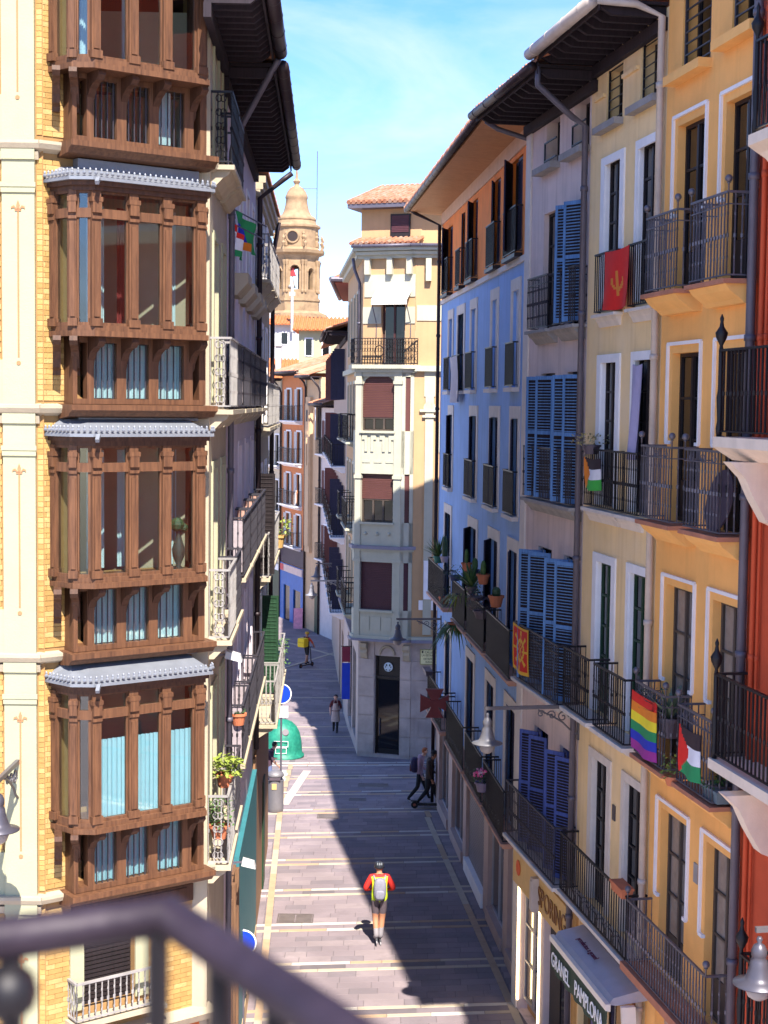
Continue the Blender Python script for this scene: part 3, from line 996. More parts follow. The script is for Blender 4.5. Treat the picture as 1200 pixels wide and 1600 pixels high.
for a, b, c, d in TOPW:
    window(h, a, b, c, d, fm=DARK_WOOD, nz=2)
    pair(a, b, c, d)
    box_rail(a - .08, b + .1, c - .1, .15, 1.0, DARK_WOOD)
for i, (a, b, c, d) in enumerate(o4):
    surround(h, a, b, c, d, .22, SURW, .03, top=.26)
    window(h, a, b, c, d, nz=2, y=.15) if i == 1 else part('closed_shutter', MB().box(a, b, .07, .1, c, d), WHITE, h)
    if i == 1:
        pair(a, b, c, d)
    box_rail(a - .2, b + .1, c, .13, .97, SURW)
for a, b, c, d in o3:
    surround(h, a, b, c, d, .22, SURW, .03, top=.27)
    window(h, a, b, c, d, nz=2)
    pair(a, b, c, d)
    box_rail(a - .35, b + .1, c, .12, .97, SURW)
for i, (a, b, c, d) in enumerate(o2):
    surround(h, a, b, c, d, .22, SURW, .03, top=.27)
    window(h, a, b, c, d, nz=2)
    pair(a, b, c, d)
BTERR = mat('terracotta_balcony_edge', (.5, .27, .19), .8, var=.2)
for a, b in ((.4, 4.2), (6.3, 8.7), (9.1, 12.0), (12.4, 15.6)):
    balcony(h, a, b, 6.3, .34, 1.05, IRON, BTERR, th=.12, knob=False, sp=.09, t=.014, mould=False)
for a, b, c, d in o1:
    surround(h, a, b, c, d, .2, SURW, .03, top=.25)
    window(h, a, b, c, d, nz=3)
    pair(a, b, c, d)
for a, b in ((1.2, 4.6), (5.8, 9.2), (9.6, 12.4), (12.7, 15.6)):
    balcony(h, a, b, 2.85, .4, 1.1, IRON, BTERR, th=.12, knob=False, sp=.1, t=.014, mould=False, arcs=True)
GRILL = mat('grey_roller_shutter', (.22, .19, .2), .5, .3, var=.15)
for i, (a, b, c, d) in enumerate(SH):
    if i == 2:
        mb = MB()
        z = GY + .35
        while z < d:
            mb.box(a + .05, b - .05, .1, .14, z, z + .07)
            z += .09
        part('roller_shutter', mb, GRILL, h)
        part('shop_step', MB().box(a, b, -.04, .3, GY, GY + .35), WHITE, h)
    else:
        window(h, a, b, GY + .3, d, y=.12, fm=ALU, nx=2, nz=1, name='shop_window')
        part('shop_step', MB().box(a, b, -.03, .3, GY, GY + .3), PURP, h)
use(Matrix.Identity(4))
# ================================================================ left corner house with timber bays
CA = (-4.506, 20.0)
CANG = R(37)
CFR = Matrix.Translation((CA[0], CA[1], 0)) @ Matrix.Rotation(CANG, 4, 'Z')
FFR = Matrix.Translation((CA[0] - 4.0, CA[1], 0))
LFR = frame((-2.45, 21.4), (-3.3, 45.0))
GL = gz(20)
BRICKM = [mat('yellow_brick_%d' % i, c, .85, var=.14, scale=7, bump=.3) for i, c in enumerate([(.43, .26, .085), (.37, .215, .068), (.46, .3, .115)])]
MORTAR = mat('brick_joint', (.3, .17, .065), .9, var=.1)
CREAM = mat('cream_stucco', (.36, .35, .225), .85, var=.07, scale=1.6, bump=.2, streak=.1, dirt=(.44, .38, .24))
CREAM2 = mat('pale_cream_stone', (.4, .335, .24), .8, var=.1, streak=.15)
BAYW = wood('brown_bay_timber', (.165, .074, .036), (.062, .027, .015), .55)
BAYD = wood('dark_bay_timber', (.1, .045, .025), (.045, .02, .012), .6)
ZINC = mat('zinc_sheet', (.22, .235, .27), .5, .35, var=.15, scale=4, bump=.1)
ORN = mat('brown_sgraffito', (.4, .19, .09), .85, var=.1)
BAYGLASS = clear_glass('bay_window_glass', (.86, .92, .92), .1)
CURT = mat('pale_blue_curtain', (.34, .53, .6), .9, var=.06, bump=.1, bscale=8)
CURTW = mat('white_net_curtain', (.5, .62, .66), .9, var=.08)
ROOM = mat('dark_red_room_wall', (.11, .028, .025), .8, var=.2)
ROOM2 = mat('cream_room_wall', (.5, .42, .3), .8)

use(FFR)
H1 = thing('corner_house', 'yellow brick corner house with stacked brown timber bay windows', 'house', (4, 0, GL))
CORN = [5.4, 8.64, 11.9, 15.28]
# ---- front wall (mortar body), cream pilaster, cornices
part('wall', wall_mesh(0, 4.07, GL - .3, 20.5, [], back=0, y=.012).box(0, 4.05, 3.2, 3.3, GL, 20.5), MORTAR, H1)
bricks = []
def brick_rows(fr, spans, z0, z1):
    k = 0
    z = z0
    while z < z1:
        for (a, b) in spans(z):
            x = a - (.1 if k % 2 else 0)
            while x < b - .01:
                l, r_ = max(x, a), min(x + .205, b)
                if r_ - l > .03:
                    bricks.append((fr, l, r_, z))
                x += .211
        z += .069
        k += 1
FZ = [(GL, 5.2), (5.5, 8.45), (8.75, 11.7), (12.0, 15.05), (15.4, 20)]
for z0, z1 in FZ:
    brick_rows(FFR, lambda z: [(3.3, 3.52), (3.99, 4.06)], z0, z1)
def cspan(z):
    for i, c in enumerate(CORN):
        if c - .4 < z < c + .0: return [(.0, .32), (2.36, 2.56)]
        if c <= z < c + .95: return [(.0, .36), (2.38, 2.56)]
        if c + .95 <= z < c + 2.9: return [(.0, .2), (2.5, 2.56)]
    if z < 4.9: return [(.0, .42), (1.6, 2.5)]
    return [(.0, .36), (2.38, 2.56)]
for z0, z1 in FZ:
    brick_rows(CFR, cspan, max(z0, 1.5), min(z1, 18.6))
random.shuffle(bricks)
full = [b for b in bricks if abs(b[2] - b[1] - .205) < .006]
partial = [b for b in bricks if abs(b[2] - b[1] - .205) >= .006]
for fr, l, r_, z in full[:300]:
    mi = random.randrange(3)
    inst('brick', (mi, r_ - l), lambda: MB().box(0, r_ - l, 0, .03, 0, .063), BRICKM[mi], H1, (l, 0, z), fr=fr)
bm = [MB(), MB(), MB()]
for fr, l, r_, z in full[300:] + partial:
    rel = FFR.inverted() @ fr
    t = MB().box(l, r_, 0, .03, z, z + .063)
    bm[random.randrange(3)].extend(t, rel)
for q, m in zip(bm, BRICKM):
    part('brickwork', q, m, H1, kind='stuff')
# pilaster panels with sgraffito line and fleur-de-lis
def fleur(cx, z):
    m = MB()
    def leaf(pts):
        m.prism([(p[0], p[1]) for p in pts], -.004, .004)
    leaf([(0, .11), (-.022, .05), (-.014, 0), (.014, 0), (.022, .05)])
    leaf([(-.018, 0), (-.05, .045), (-.085, .03), (-.09, 0), (-.072, .012), (-.05, .015), (-.03, -.01)])
    leaf([(.018, 0), (.03, -.01), (.05, .015), (.072, .012), (.09, 0), (.085, .03), (.05, .045)])
    leaf([(-.04, -.012), (-.04, -.026), (.04, -.026), (.04, -.012)])
    return m, FFR @ Matrix.Translation((cx, -.062, z)) @ UPRIGHT
for z0, z1 in zip([GL] + CORN, CORN + [18.9]):
    part('pilaster', MB().box(3.55, 3.97, -.055, .012, z0 + .02, z1 - .02), CREAM, H1)
    part('pilaster_cap', MB().box(3.53, 3.99, -.085, -.055, z1 - .55, z1 - .49).box(3.54, 3.98, -.075, -.055, z1 - .62, z1 - .55), CREAM, H1)
    part('pilaster_head', MB().box(3.545, 3.975, -.08, -.056, z1 - .2, z1 - .02), CREAM, H1)
    part('cream_panel', MB().box(3.0, 3.545, -.03, .012, z0 + .02, z0 + .62), CREAM, H1)
    if z1 - z0 > 2:
        part('incised_line', MB().box(3.748, 3.772, -.0595, -.05, z0 + .65, z1 - .83), ORN, H1)
        m, fr = fleur(3.76, z1 - .83)
        part('fleur_de_lis', m, ORN, H1, fr=fr)
        part('incised_dot', MB().lathe([(.028, -.004), (.028, .004)], (0, 0, 0), 10), ORN, H1, fr=FFR @ Matrix.Translation((3.76, -.06, z0 + .58)) @ UPRIGHT)
for c in CORN:
    part('cornice', MB().sprism([(.012, c - .1), (-.09, c - .06), (-.12, c), (-.12, c + .04), (.012, c + .06)], 2.0, 4.04).sprism([(.012, c - .2), (-.03, c - .2), (-.06, c - .1), (.012, c - .1)], 2.0, 4.02), CREAM2, H1)

# ---- splayed corner wall with the bays
use(CFR)
cops = []
for c in CORN:
    cops += [(.45, 2.3, c + 1.05, c + 2.85), (.6, 2.2, c + .15, c + .85)]
cops.append((.62, 1.4, 3.75, 4.72))
part('splayed_wall', wall_mesh(0, 2.56, GL - .3, 20.5, cops, depth=.3, back=0, y=.012), MORTAR, H1)
for c in CORN:
    part('cornice', MB().sprism([(.012, c - .1), (-.09, c - .06), (-.12, c), (-.12, c + .04), (.012, c + .06)], -.03, .32), CREAM2, H1)
    part('cornice', MB().sprism([(.012, c - .1), (-.09, c - .06), (-.12, c), (-.12, c + .04), (.012, c + .06)], 2.38, 2.62), CREAM2, H1)
# rooms behind the bays
for i, c in enumerate(CORN):
    rm = MB().face([(0.1, 1.9, c), (2.5, 1.9, c), (2.5, 1.9, c + 3.2), (.1, 1.9, c + 3.2)])
    rm.face([(.1, .3, c), (.1, 1.9, c), (.1, 1.9, c + 3.2), (.1, .3, c + 3.2)])
    rm.face([(2.5, 1.9, c), (2.5, .3, c), (2.5, .3, c + 3.2), (2.5, 1.9, c + 3.2)])
    rm.face([(.1, .3, c + .9), (2.5, .3, c + .9), (2.5, 1.9, c + .9), (.1, 1.9, c + .9)])
    rm.face([(.1, .3, c + 3.1), (.1, 1.9, c + 3.1), (2.5, 1.9, c + 3.1), (2.5, .3, c + 3.1)])
    part('room', rm, ROOM, H1)
def drape(a, b, y, z0, z1, m, parent, n=28, amp=.012):
    mb = MB()
    ph = random.random() * 6
    prev = None
    for i in range(n + 1):
        x = a + (b - a) * i / n
        q = (x, y + amp * math.sin(i * 1.35 + ph) + amp * .5 * math.sin(i * .6 + ph))
        if prev:
            mb.face([(prev[0], prev[1], z0), (q[0], q[1], z0), (q[0], q[1], z1), (prev[0], prev[1], z1)])
        prev = q
    return part('curtain', mb, m, parent, smooth=True)
PLAN = [(.2, 0), (.3, -.42), (.52, -.60), (2.13, -.60), (2.2, -.42), (2.24, 0)]
def off(plan, d):
    cx, cy = 1.36, .6
    return [(cx + (x - cx) * (1 + d / 1.1), y - d if y < 0 else y) for x, y in plan]
LOWW = ((.66, .99), (1.13, 1.47), (1.61, 2.0))
def bay(c, top, kind):
    b = part('bay', MB().prism(off(PLAN, .05), c + .93, c + 1.0).prism(off(PLAN, .02), c + 1.0, c + 1.07), BAYW, H1, label='timber bay window ' + kind)
    fr_ = MB()
    zt = c + 2.86
    fr_.prism(off(PLAN, .0), c + 2.80, c + 2.86)
    part('bay_head', MB().prism(off(PLAN, .03), c + 2.78, c + 2.84).prism(off(PLAN, .07), c + 2.84, c + 2.9), BAYD, b)
    # posts
    def post(x, y, w=.12, rz=0.):
        def mk():
            m = MB().box(-w / 2, w / 2, -.05, .05, 0, 1.73)
            m.box(-w * .3, w * .3, -.065, -.05, .12, 1.3).box(-w * .62, w * .62, -.075, .05, 0, .1).box(-w * .62, w * .62, -.085, .05, 1.58, 1.64)
            m.box(-w * .5, w * .5, -.08, -.05, 1.44, 1.58).box(-w * .55, w * .55, -.07, -.05, 1.36, 1.4)
            return m
        inst('post', (w,), mk, BAYW, b, (x, y, c + 1.06), rz)
    front = [(.53, .125), (1.065, .13), (1.56, .13), (2.07, .125)]
    for x, w in front:
        post(x, -.56, w)
    for (x, y), rz in (((.31, -.4), R(-40)), ((.21, -.05), R(-76)), ((2.18, -.42), R(70)), ((2.23, -.05), R(84))):
        post(x, y, .1, rz)
    # transom rails and sashes with panes, along each side of the plan
    sides = [(PLAN[0], PLAN[1]), (PLAN[1], PLAN[2]), (PLAN[3], PLAN[4]), (PLAN[4], PLAN[5])]
    segs = [((p, q)) for p, q in sides]
    xs = [.53, 1.065, 1.56, 2.07]
    segs += [((xs[i], -.57), (xs[i + 1], -.57)) for i in range(3)]
    for (p, q) in segs:
        P, Q = Vector((*p, 0)), Vector((*q, 0))
        d = (Q - P)
        Ln = d.length
        rz = math.atan2(d.y, d.x)
        w = Ln - .06
        def mk():
            m = MB()
            m.box(.03, .03 + w, -.03, .03, 0, .05).box(.03, .03 + w, -.04, .03, 1.38, 1.5).box(.03, .03 + w, -.03, .03, 1.69, 1.74)
            for u in (.03, .03 + w - .055):
                m.box(u, u + .055, -.02, .03, .05, 1.38).box(u, u + .055, -.02, .03, 1.5, 1.69)
            return m
        s_ = inst('sash', (Ln,), mk, BAYW, b, (p[0], p[1] + .03, c + 1.06), rz)
        for z0, z1 in ((.05, 1.38), (1.5, 1.69)):
            if w > .12:
                inst('pane', (w, z1 - z0), lambda: MB().box(.08, w - .02, .0, .006, z0, z1), BAYGLASS, s_, (p[0], p[1] + .03, c + 1.06), rz)
    # consoles under the bay
    def cons():
        m = MB()
        prof = [(0, 0), (-.5, 0), (-.52, -.06), (-.46, -.12), (-.36, -.14), (-.26, -.2), (-.19, -.3), (-.16, -.4), (-.1, -.44), (-.08, -.5), (0, -.5)]
        return m.sprism(prof[::-1], -.05, .05)
    for x in (.5, .62, 1.1, 1.57, 2.13):
        inst('console', ('c',), cons, BAYD, b, (x, -.08, c + .93), R(-30) if x < .55 else 0)
    inst('console', ('c',), cons, BAYD, b, (.26, -.0, c + .93), R(-25))
    # low panelled box with small windows
    lw = part('lower_casement', MB().box(.36, 2.34, -.27, .012, c + .06, c + .13).box(.36, 2.34, -.27, .012, c + .86, c + .93)
              .box(.36, .42, -.27, .012, c + .13, c + .86).box(.56, .66, -.27, -.15, c + .13, c + .86).box(.99, 1.13, -.27, -.15, c + .13, c + .86).box(1.47, 1.61, -.27, -.15, c + .13, c + .86).box(2.0, 2.14, -.27, -.15, c + .13, c + .86).box(2.24, 2.34, -.27, .012, c + .13, c + .86), BAYW, b)
    part('lower_ledge', MB().sprism([(.012, c - .14), (-.3, c - .1), (-.34, c - .05), (-.4, c - .02), (-.4, c + .05), (.012, c + .06)], .28, 2.46), BAYW, b)
    for x0, x1 in LOWW:
        inst('pane', ('l', x1 - x0), lambda: MB().box(0, x1 - x0, 0, .006, 0, .73), BAYGLASS, lw, (x0, -.22, c + .13))
        mb = MB()
        for k in range(4):
            x = x0 + (x1 - x0) * (k + .5) / 4
            mb.box(x - .007, x + .007, -.25, -.235, c + .13, c + .86)
        part('guard_bars', mb, IRON_GREY, lw)
    # zinc canopy and cresting over the bay
    if top:
        P1 = off(PLAN, .12)
        P2 = [(x, max(y, -.14)) for x, y in off(PLAN, -.1)]
        part('canopy', MB().prism(P1, c + 2.9, c + 2.94).prism(P1, c + 2.94, c + 3.12, 0, P2).box(.5, 2.3, -.14, .012, c + 3.1, c + 3.24), ZINC, b)
        cm = MB()
        run = [P1[0], P1[1], P1[2], P1[3], P1[4]]
        for p, q in zip(run, run[1:]):
            P, Q = Vector((*p, 0)), Vector((*q, 0))
            n = max(1, int((Q - P).length / .075))
            for i in range(n):
                e = P.lerp(Q, (i + .5) / n)
                cm.ball((e.x, e.y, c + 2.985), .026, 6).ball((e.x, e.y, c + 3.02), .016, 5, sz=1.6)
        part('cresting', cm, ZINC, b)
        part('water_spout', MB().bar((.5, -.72, c + 2.92), (.44, -.8, c + 2.85), .05), ZINC, b)
    return b
KINDS = ['with half-height blue curtains', 'with a dark vase behind the glass', 'with red curtain inside', 'at the top of the stack']
for i, c in enumerate(CORN):
    b = bay(c, True, KINDS[i])
    if i == 0:
        for x0, x1 in ((.58, 1.0), (1.12, 1.5), (1.61, 2.06)):
            drape(x0, x1, -.5, c + 1.1, c + 2.15, CURT, b)
    if i < 3:
        for x0, x1 in LOWW:
            drape(x0, x1, -.17, c + .14, c + .85, CURTW if i else CURT, b)
    else:
        part('blind', MB().box(1.64, 1.84, -.17, -.16, c + .16, c + .85), CURTW, b)
    if i in (1, 2):
        drape(.78, 1.04, .2, c + 1.1, c + 2.7, CURTW, b)
        drape(1.25, 1.4, .25, c + 1.1, c + 2.7, mat('red_curtain', (.25, .03, .03), .9) if i == 2 else CURTW, b)
        drape(1.95, 2.2, .15, c + 1.1, c + 2.7, CURTW, b)
    if i == 3:
        drape(1.3, 1.45, .2, c + 1.1, c + 2.7, CURTW, b)
        drape(.7, .85, .2, c + 1.1, c + 2.7, CURTW, b)
va = thing('vase', 'dark ornamental vase standing behind the glass of the second bay from below', 'vase', (1.85, -.4, CORN[1] + 1.07))
part('body', MB().lathe([(.05, 0), (.06, .03), (.03, .08), (.08, .2), (.09, .3), (.05, .42), (.03, .5), (.05, .56)], (1.85, -.4, CORN[1] + 1.07), 12), mat('dark_glazed_vase', (.06, .06, .05), .3), va, smooth=True)
part('flowers', MB().ball((1.83, -.4, CORN[1] + 1.7), .1, 8).ball((1.92, -.42, CORN[1] + 1.66), .06, 8), LEAF_D, va)

# lowest window with dark louvre and pale iron guard
part('louvre_shutter', (lambda m: [m.box(.62, 1.4, .12, .15, z / 100, z / 100 + .045) for z in range(375, 472, 6)] and m)(MB()), DARK_WOOD, H1)
surround(H1, .62, 1.4, 3.75, 4.72, .2, CREAM, .03)
g_ = part('window_guard', MB().box(.35, 1.75, -.3, .0, 3.6, 3.66), CREAM2, H1)
part('railing', rail_mesh(.4, 1.7, 3.66, .26, .55, sp=.09, knob=True, t=.014), IRON_WHITE, g_)
SHOPR = wood('orange_shop_boards', (.55, .15, .04), (.42, .1, .03), .5)
part('shop_fascia', MB().box(.1, 2.45, -.06, .012, GL, 3.2), SHOPR, H1)
part('shop_cornice', MB().sprism([(.012, 3.2), (-.2, 3.24), (-.26, 3.35), (.012, 3.4)], .0, 2.6), CREAM2, H1)
# timber panel frame under the lowest bay
part('panel_frame', MB().box(.45, 2.3, -.05, .012, 4.96, 5.2).box(.55, 2.2, -.065, -.05, 5.0, 5.16), BAYD, H1)

# ---- street side of the corner house
use(LFR)
lops = [(.55, 1.35, c + .1, c + 2.4) for c in CORN] + [(2.3, 3.0, c + .1, c + 2.4) for c in CORN]
part('street_wall', wall_mesh(.0, 3.5, GL - .3, 17.3, lops, back=6), CREAM2, H1)
for a, b, c, d in lops:
    window(H1, a, b, c, d, nz=3)
    surround(H1, a, b, c, d, .12, CREAM, .03)
for c in CORN:
    balcony(H1, .15, 1.75, c, .28, 1.0, IRON_WHITE if c < 15 else IRON, CREAM2, th=.13, sp=.1)
    balcony(H1, 2.0, 3.4, c, .26, 1.0, IRON_GREY, CREAM2, th=.13, sp=.1)
    sc = MB()
    for k in range(5):
        zc = c + .15 + k * .19
        for sg in (-1, 1):
            sc.tube([(.135, -.14 + sg * (.03 + .045 * math.sin(q) * (1 - q * .05)), zc + .05 * math.cos(q)) for q in [j * .75 for j in range(9)]], .008, 4)
    part('scroll_panel', sc, IRON_WHITE if c < 15 else IRON, H1)
eave(H1, -1.2, 2.4, 17.3, .75, roofd=4, gm=PIPE_DK, sp=.36, gr=.1)
pipe(H1, [(2.3, -.85, 17.2), (2.5, -.7, 17.0), (3.45, -.12, 16.2), (3.5, -.08, 16.0), (3.5, -.08, GL)], LEAD, .05)

# ---- lilac house
LILAC = mat('lilac_grey_render', (.68, .59, .64), .85, var=.09, scale=1.5, streak=.18, bump=.2)
H2 = thing('lilac_house', 'lilac grey house with a deep timber eave beside the brick corner house', 'house', (8, 0, gz(29)))
lops = []
for z0, z1 in ((14.2, 16.1), (11.9, 13.9), (9.1, 11.2), (5.9, 8.2)):
    for a in (4.6, 6.9, 9.2, 11.3):
        lops.append((a, a + .85, z0, z1))
part('wall', wall_mesh(3.5, 12.9, GL - .3, 17.1, lops, back=6), LILAC, H2)
for a, b, c, d in lops:
    window(H2, a, b, c, d, nz=3)
    surround(H2, a, b, c, d, .1, WHITE if c > 14 else LILAC, .02)
eave(H2, 2.4, 12.2, 17.1, .78, roofd=4, gm=PIPE_DK, sp=.45, gr=.1)
for x in (4.4, 6.7, 9.0, 11.0):
    part('console_slab', MB().sprism([(0, 13.8), (-.12, 13.8), (-.3, 14.0), (-.3, 14.16), (0, 14.16)], x, x + 1.2), CREAM2, H2)
REED = mat('brown_reed_screen', (.42, .24, .19), .9, var=.2, scale=12, bump=.4)
MESHM = mat('grey_balcony_screen', (.32, .27, .29), .8, var=.2, scale=10)
for z, segs in ((11.9, ((3.7, 5.6, 1), (5.9, 7.2, 1), (7.5, 9.4, 0), (9.8, 12.6, 0))), (9.1, ((3.9, 6.0, 1), (6.3, 8.6, 0), (8.9, 10.4, 0), (10.7, 12.4, 0))), (5.95, ((4.0, 5.8, 1), (6.2, 8.8, 1), (9.1, 12.3, 1)))):
    for a, b, w in segs:
        o = balcony(H2, a, b, z, .27, 1.0, IRON_GREY, CREAM2, th=.13, sp=.1)
        part('privacy_screen', MB().box(a + .02, b - .02, -.255, -.24, z + .1, z + .97).box(a + .005, a + .02, -.25, -.02, z + .1, z + .97), MESHM if w else REED, o)
pipe(H2, [(12.8, -.8, 17.05), (12.8, -.6, 16.9), (12.85, -.1, 16.5), (12.85, -.09, 4.2)], PIPE_DK, .06)
# ground floor: teal shutter, timber posts, plinth
TEAL = mat('teal_painted_shutter', (.035, .17, .2), .55, var=.12)
part('shop_shutter', MB().box(6.2, 13.0, -.1, .0, gz(30) + .45, 3.7), TEAL, H2)
part('shop_plinth', MB().box(6.2, 13.0, -.11, .0, gz(30) - .1, gz(30) + .45), mat('tan_plinth', (.55, .38, .22), .8), H2)
part('shop_front_frame', MB().box(4.0, 6.1, -.05, 0, GL, 3.6), wood('brown_shop_timber', (.2, .11, .06), (.1, .05, .03)), H2)
for x in (4.0, 4.9, 5.8):
    part('shop_post', MB().box(x, x + .14, -.12, -.05, GL, 3.6), wood('brown_shop_timber', (.2, .11, .06), (.1, .05, .03)), H2)

# ---- cream house at the left junction
H3 = thing('cream_house', 'cream house with stacked stone balconies at the left junction', 'house', (17.5, 0, gz(39)))
lops = []
for z0, z1 in ((14.8, 16.4), (11.5, 13.8), (8.1, 10.4), (4.75, 7.2)):
    for a in (13.6, 15.9, 18.3):
        lops.append((a, a + .9, z0, z1))
part('wall', wall_mesh(12.9, 21.0, -1.2, 17.0, lops, back=7), CREAM2, H3)
for a, b, c, d in lops:
    window(H3, a, b, c, d, nz=3)
    surround(H3, a, b, c, d, .14, WHITE, .03)
    if c == 4.75 and a == 15.9:
        shutter(H3, b, -.03, c, .42, d - c, GREEN_WOOD, R(-100), .09)
    if c == 8.1 and a == 13.6:
        shutter(H3, a, -.03, c, .42, d - c, DARK_WOOD, R(-100), .09)
for k, (dz, dy) in enumerate(((0, .1), (.16, .16), (.3, .22))):
    part('cornice', MB().box(12.9, 21.05, -dy, 0, 16.55 + dz, 16.7 + dz), CREAM2, H3)
roof_sheet(H3, 12.8, 21.2, -.28, 6, 17.1, 18.6)
for z, dep, rm in ((14.75, .28, IRON_WHITE), (11.45, .3, IRON_WHITE), (8.05, .32, IRON_WHITE), (4.7, .5, IRON_WHITE)):
    for a, b in ((13.1, 15.3), (15.6, 17.6), (17.9, 20.4)):
        balcony(H3, a, b, z, dep, 1.0, rm, CREAM2, th=.15, sp=.1)
part('shop_front', MB().box(13.1, 20.9, -.06, 0, -.9, 3.9), wood('tan_shop_timber', (.36, .2, .1), (.22, .11, .06)), H3)
pipe(H3, [(20.8, -.25, 16.9), (20.8, -.2, 16.6), (20.8, -.1, 16.0), (20.8, -.09, 4.2)], PIPE_DK, .06)
part('door_shutter', MB().box(17.0, 17.9, -.1, -.06, -.4, 2.4), GREEN_WOOD, H3)
use(Matrix.Identity(4))
# ================================================================ corner building with the coffee shop
PEACH = mat('peach_render', (.46, .29, .15), .85, var=.08, scale=1.2, streak=.1, bump=.2)
PALE = mat('pale_cream_moulding', (.42, .41, .32), .8, var=.07, streak=.12)
GREYST = mat('mottled_grey_stone', (.44, .36, .32), .75, var=.22, scale=1.8, streak=.2, bump=.25)
ROLL = mat('brown_roller_blind', (.1, .035, .03), .6, var=.12)
ROLL2 = mat('dark_red_roller_blind', (.07, .02, .028), .6, var=.12)
SLATE = mat('slate_ledge', (.2, .19, .24), .6, var=.2)
KF = frame((-.84, 55.9), (1.04, 55.2))
KR = frame((1.04, 55.2), (6.5, 55.0))
KL = frame((-1.66, 67.0), (-.84, 55.9))
use(KF)
K_ = thing('corner_building', 'tall peach and cream corner building with a narrow bay above a coffee shop door', 'building', (1, 0, -.75))
GK = -1.6
def kwall(fr, s0, s1, back, ops, bands):
    use(fr)
    part('wall', wall_mesh(s0, s1, 3.5, 17.6, ops, depth=.3, back=back), PEACH, K_)
use(KR)
part('wall', wall_mesh(0, 5.4, 3.5, 17.6, [], back=8), PEACH, K_)
part('base_wall', wall_mesh(0, 5.4, GK, 3.5, [], back=8, y=-.03), GREYST, K_)
for z0, z1, m, x0, x1, pr in ((3.42, 3.52, SLATE, 0, 5.4, .28), (3.52, 3.62, PALE, 0, 5.4, .2), (13.2, 13.4, PALE, 0, 5.4, .16), (15.0, 15.55, PALE, .05, 5.4, .03), (12.3, 13.2, PALE, .35, .75, .03), (3.7, 12.3, PALE, .4, .7, .05), (5.0, 6.4, WHITE, .42, .7, .1), (4.6, 4.95, WHITE, .25, 5.4, .04), (10.3, 11.4, PALE, .9, 5.4, .03)):
    part('moulding', MB().box(x0, x1, -pr, 0, z0, z1), m, K_)
part('cartouche', MB().lathe([(.001, -.06), (.16, -.05), (.22, 0)], (0, 0, 0), 14), PALE, K_, fr=FR @ Matrix.Translation((.55, -.05, 11.9)) @ UPRIGHT)
part('cartouche_scroll', MB().box(.2, .9, -.09, -.05, 11.75, 11.85).box(.3, .8, -.1, -.05, 11.55, 11.64), PALE, K_)
for x0, x1, z0, z1 in ((.12, .45, 15.7, 16.9), (.65, .95, 15.8, 16.9), (1.05, 1.6, 13.6, 14.9)):
    pass
# splayed front
use(KF)
SF = 2.0
part('front_wall', wall_mesh(0, SF, 3.5, 17.6, [(.72, 1.62, 13.42, 15.7)], depth=.3, back=0), PEACH, K_)
part('base_wall', wall_mesh(0, SF, GK, 3.5, [(.62, 1.6, -.8, 2.85)], depth=.35, back=0, y=-.03), GREYST, K_)
use(KL)
LW = math.hypot(.82, 11.1)
lo = [(a, a + .9, z, z + 2.2) for a in (.8, 3.0, 5.2, 7.4, 9.2) for z in (4.2, 7.4, 10.6, 14.0)]
part('side_wall', wall_mesh(0, LW, 3.5, 17.6, lo, back=0), PEACH, K_)
part('base_wall', wall_mesh(0, LW, GK, 3.5, [(7.3, 9.6, -.7, 2.6), (3.6, 6.6, -1.0, 2.6)], back=0, y=-.03), GREYST, K_)
for a, b, c, d in lo:
    window(K_, a, b, c, d, fm=BROWN_FRAME, nx=2, nz=1)
    surround(K_, a, b, c, d, .12, PALE, .03)
for a, b in ((7.3, 9.6), (3.6, 6.6)):
    window(K_, a, b, -.9, 2.6, fm=DARK_WOOD, nx=2, nz=1, name='shop_window')
for z in (4.2, 7.4, 10.6):
    for a in (3.0, 7.2, 9.0):
        balcony(K_, a - .2, a + 1.4, z, .5, 1.0, IRON, PALE, th=.14, sp=.11)
for z0, z1, pr, m in ((3.42, 3.52, .3, SLATE), (13.2, 13.4, .2, PALE), (17.25, 17.45, .25, PALE), (17.45, 17.6, .4, PALE)):
    part('moulding', MB().box(-.1, LW, -pr, 0, z0, z1), m, K_)
pipe(K_, [(LW - .6, -.35, 17.3), (LW - .6, -.3, 16.9), (LW - .6, -.1, 16.4), (LW - .6, -.1, 13.5)], LEAD, .06)

use(KF)
# door of the coffee shop
BLACKW = mat('black_shop_timber', (.012, .01, .011), .35, var=.2)
d_ = part('shop_door', MB().box(.62, 1.6, .16, .22, -.8, 2.85).box(.62, .68, .1, .16, -.8, 2.85).box(1.54, 1.6, .1, .16, -.8, 2.85).box(.68, 1.54, .1, .16, 2.0, 2.08), BLACKW, K_, label='black shop door with a round white emblem above it')
part('door_pane', MB().box(.72, 1.5, .13, .14, -.6, 1.95), GLASS_DK, d_)
part('door_handle', MB().tube([(.8, .08, -.1), (.8, .08, .5)], .02, 8), LEAD, d_)
EMW = mat('white_emblem', (.62, .72, .78), .5, var=0, bump=0)
EMG = mat('dark_green_emblem', (.02, .06, .06), .5, var=0, bump=0)
emb = part('round_emblem', MB().lathe([(.17, -.01), (.17, .01)], (0, 0, 0), 24), EMW, d_, fr=KF @ Matrix.Translation((1.1, .1, 2.43)) @ UPRIGHT)
em = MB()
for k in range(2):
    sg = (-1, 1)[k]
    em.prism([(sg * .1, -.04), (sg * .125, .0), (sg * .11, .05), (sg * .085, .0)][::sg], .011, .014)
    em.prism([(sg * .06, .02), (sg * .1, .08), (sg * .05, .12), (sg * .03, .06)][::sg], .011, .014)
    em.prism([(sg * .03, -.1), (sg * .09, -.07), (sg * .09, -.11), (sg * .03, -.14)][::sg], .011, .014)
